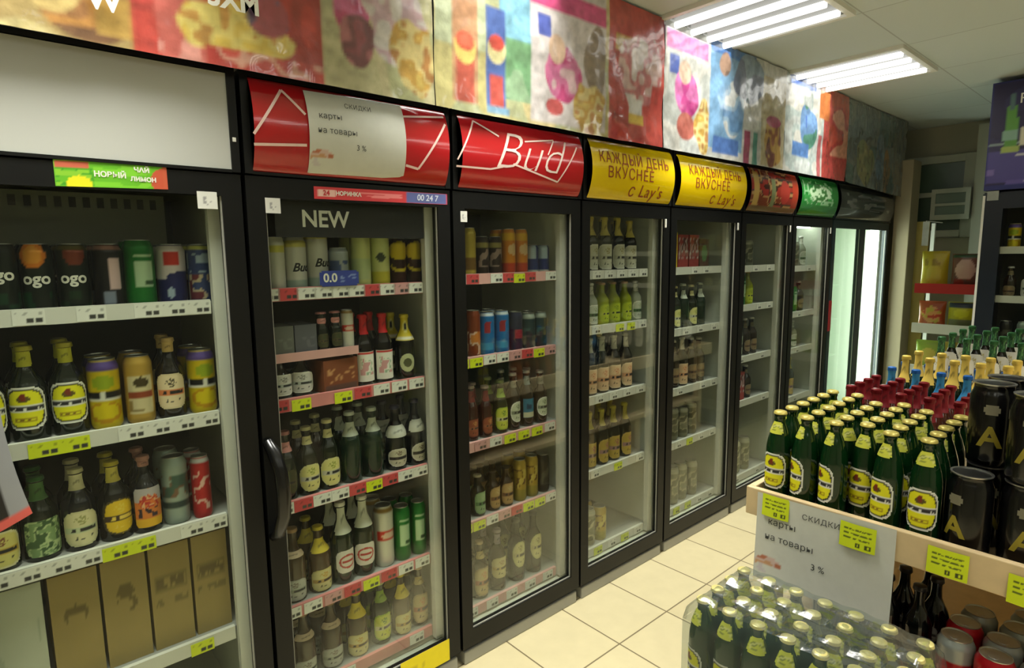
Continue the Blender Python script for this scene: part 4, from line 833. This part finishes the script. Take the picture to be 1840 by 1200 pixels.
for i, (key, x, y) in enumerate([('redlid',1.757,-1.330),('redbody',1.735,-1.412),('redlid',1.820,-1.412),('redbody',1.842,-1.330),('redlid',1.925,-1.345),('redlid',1.91,-1.43),('redlid',1.995,-1.44),('redlid',1.76,-1.494),('redlid',1.845,-1.497)]):
    item(key, x, y, PZ, .172, .039, '%s under island top, %s in the cluster of cans' % (TYPES[key][2], ORD[i].replace('leftmost','first')), 'cans under the island', random.uniform(-2, -1))

# ================================================================== far end of the shop
FRAMEW = mat('window_frame', S(176,180,164), .5, noise=.05)
wf = M(); xw = 5.955
for a in ((-.43,-.36,1.60,2.26),(.0,.05,1.60,2.26),(-.36,.0,2.20,2.26),(-.36,.0,1.60,1.66),(-.36,.0,1.93,1.97)): wf.box(xw, 5.999, *a)
o = struct('window_1', wf, FRAMEW, .004)
o = struct('trim_1', M().box(5.985, 5.999, -.3605, .0, 1.66, 2.2), mat('dark_pane', S(86,104,92), .25, noise=.15, nscale=3))
struct('trim_2', M().box(5.90, 5.999, -.56, -.44, 1.0, 2.46), mat('pilaster', S(176,178,160), .7, noise=.06))
pl = box('wall_column', 5.52, 5.72, -.125, -.012, 0, 2.2, mat('column_paint', S(150,138,110), .7, noise=.1, nscale=5), None, .005); pl['kind'] = 'structure'; pl.name = 'trim_3'
o = box('yellow_panel', 5.80, 5.83, -.19, -.05, 0, 1.73, mat('yellow_panel', S(206,190,110), .6, noise=.06), None, .004); tag(o, 'tall pale yellow panel standing behind the snack rack', 'panel')
# small framed vent/sign below the window
o = empty('wall_box', (5.90, -.30, 1.9)); tag(o, 'pale rectangular wall unit below the window opening', 'wall unit')
m = M()
for a in ((-.13,.13,.05,.085),(-.13,.13,-.16,-.12),(-.13,-.10,-.12,.05),(.10,.13,-.12,.05),(-.10,.10,-.05,-.03)): m.box(-.03, .0, *a)
obj('frame', m, FRAMEW, o); box('panel', -.012, -.002, -.10, .10, -.12, .05, mat('vent_panel', S(120,136,124), .5), o)
# snack rack
rk = empty('snack_rack', (5.3, -.49, 0)); tag(rk, 'white metal snack rack with red and white price rails', 'display rack')
for y in (-.19, .19): box('post', .162, .186, y-.012, y+.012, 0, 1.70, WHITE, rk)
for z, mt in ((1.22, mat('red_rail', S(190,36,36), .45)), (.93, WHITE), (.62, WHITE), (.3, WHITE)):
    sh = box('shelf', -.17, .17, -.175, .175, z-.012, z, SHELFM, rk); box('price_rail', -.19, -.172, -.19, .19, z-.03, z+.04, mt, sh)
def snack(x, y, z, w_, h_, base, ops, label, rz=0.):
    def fn(u, v, s):
        b = s*.032*math.sin(PI*min(1, max(0, u)))**.6*math.sin(PI*min(1, max(0, v)))**.5
        return (w_*(u-.5)*(1-.05*math.sin(PI*v)), b, h_*v)
    m = M(); m.grid(lambda u, v: fn(u, v, -1), 20, 22, painter(base, ops), 0, 1, 0, 1); m.grid(lambda u, v: fn(1-u, v, 1), 12, 12, painter(base, []), 0, 1, 0, 1)
    o = obj('snack_bag', m, GLOSSP, None, loc=(x, y, z), rz=rz); tag(o, label, 'snack bag', 'snack bags on the far rack')
RZ = -PI/2
snack(5.2, -0.395, 1.2205, .17, .27, S(190,164,40), [('e',.5,.4,.3,.25,S(206,180,70)),('n',.1,.6,.9,.8,[S(190,164,40),S(150,120,30)],6,2)], 'yellow snack bag above the red rail, left of pair', RZ)
snack(5.2, -0.580, 1.2205, .17, .25, S(120,70,60), [('e',.5,.55,.36,.3,S(206,160,150)),('n',.1,.0,.9,.3,[S(150,50,40),S(120,70,60)],6,3),('r',0,.88,1,1,S(50,80,50))], 'brown snack bag with pink picture above the red rail', RZ)
snack(5.2, -0.400, .9305, .17, .20, S(170,80,40), [('en',.5,.5,.36,.3,[S(190,60,40),S(214,150,90),S(190,170,60)],7,3)], 'orange-red snack bag above the upper white rail', RZ)
snack(5.2, -0.580, .9305, .17, .20, S(190,180,30), [('r',0,.0,1,.4,S(120,120,80)),('r',0,.8,1,1,S(40,50,70)),('e',.5,.6,.3,.15,S(214,206,40))], 'bright yellow snack bag above the upper white rail', RZ)
snack(5.2, -0.400, .6205, .17, .22, S(150,170,60), [('e',.5,.5,.3,.25,S(206,190,90))], 'lime green snack bag under the upper white rail', RZ)
snack(5.2, -0.580, .6205, .17, .22, S(176,150,60), [('e',.5,.5,.3,.25,S(206,200,150))], 'tan snack bag under the upper white rail', RZ)
# hanging price holder
o = box('card_holder', 5.08-5.3, 5.085-5.3, -.37+.49, -.33+.49, 1.53, 1.70, mat('holder_print', S(190,196,196), .4, noise=.3, nscale=25), rk)
box('hanger', .162-.382, .186, .137, .143, 1.70, 1.706, WHITE, o)
# cooler on the right with blue sign
cx, cy = 4.60, -.755
TEAL = mat('navy_black', S(14,26,40), .35, noise=.15)
cb = empty('beverage_cooler', (cx+.3, cy-.65, 0)); tag(cb, 'dark cooler with blue bottle sign at right frame edge', 'fridge')
def cbx(name, x0, x1, y0, y1, z0, z1, mt, par=cb, bevel=0): return box(name, x0-.3, x1-.3, y0+.65, y1+.65, z0, z1, mt, par, bevel)
m = M()
for a in ((.03,.6,-.03,0,.05,1.84),(.03,.6,-1.3,-1.27,.05,1.84),(.57,.6,-1.27,-.03,.05,1.84),(.03,.57,-1.27,-.03,1.80,1.84),(.03,.57,-1.27,-.03,.05,.1)): m.box(*a)
m.v = [(a-.3, b+.65, c) for a, b, c in m.v]; obj('cabinet', m, TEAL, cb)
m = M()
for a in ((0,.028,-.10,0,.05,1.83),(0,.028,-.68,-.60,.05,1.83),(0,.028,-1.3,-1.22,.05,1.83),(0,.028,-.6,-.10,1.74,1.83),(0,.028,-.6,-.10,.05,.16),(0,.028,-1.22,-.68,1.74,1.83),(0,.028,-1.22,-.68,.05,.16)): m.box(*a)
m.v = [(a-.3, b+.65, c) for a, b, c in m.v]; dd = obj('door', m, TEAL, cb)
cbx('door_glass', .010, .016, -.605, -.095, .155, 1.745, DGLASS, dd); cbx('edge_strip', -.004, -.0005, -.012, 0, .06, 1.82, WHITE, dd)
cbx('plinth', .02, .55, -1.28, -.02, 0, .05, GREY)
cbx('back_panel', .555, .569, -1.27, -.03, .1, 1.8, BACKL)
for z in (1.49, 1.195, .9):
    sh = cbx('shelf', .06, .5, -1.26, -.035, z-.012, z, SHELFM); cbx('price_rail', .04, .058, -1.26, -.035, z-.018, z+.025, RAILW, sh)
NAVY = S(26,34,110)
bs = M().grid(lambda u, v: (-.302, .65-1.3*u, 1.85+.62*v), 110, 54, painter(NAVY, [('n',0,.0,.14,1,[S(34,28,70),S(44,40,84)],5,2),('r',.0,.42,1,.44,S(140,160,160)),('n',0,.06,1,.36,[S(96,84,160),S(120,104,176),S(76,70,140)],6,4),('r',.055,.36,.10,.66,S(90,150,60)),('e',.078,.66,.022,.14,S(90,150,60)),('r',.07,.74,.086,.88,S(80,110,110)),('r',.05,.46,.105,.54,S(130,170,150)),('r',.05,.34,.11,.40,S(160,180,90)),('r',.115,.40,.4,.56,S(206,204,180),.0),('r',.1,.30,.4,.33,S(200,200,200)),('r',0,0,1,.05,S(30,40,110)),('n',.08,.05,.3,.09,[S(180,176,206),S(96,84,160)],8,6)]), 0, 1, 0, 1, False)
sgn = obj('sign_panel', bs, GLOSSP, cb); m = M(); flat_text(m, 'P', .08, lambda x, y: (-.304,   .65-.150-x, 2.36+y), WHT); obj('lettering', m, PRINT, sgn)
cbx('sign_box', 0, .25, -1.3, 0, 1.85, 2.47, mat('sign_side', S(60,64,90), .5))
cbx('price_sticker', -.006, -.0005, -.075, -.02, 1.79, 1.845, mat('sticker_paper', S(150,156,150), .5, noise=.2, nscale=40), dd)
for si, (z, ks) in enumerate(((1.4905, ['yelcan','yelbr','limecan','yelcan','oran']), (1.1955, ['plain','whlab','creamlow','plain','tan']), (.9005, ['dk','silvcan','dk','teal','dk']))):
    for k, key in enumerate(ks):
        item(key, cx+.105, cy-.15-.085*k, z, .2 if 'can' not in key and key not in ('dk','oran','teal','yelbr') else .16, .033, '%s, %s, %s shelf, right-edge cooler' % (TYPES[key][2], place(k, 5), SN[si]), 'drinks in the right cooler', RZ)
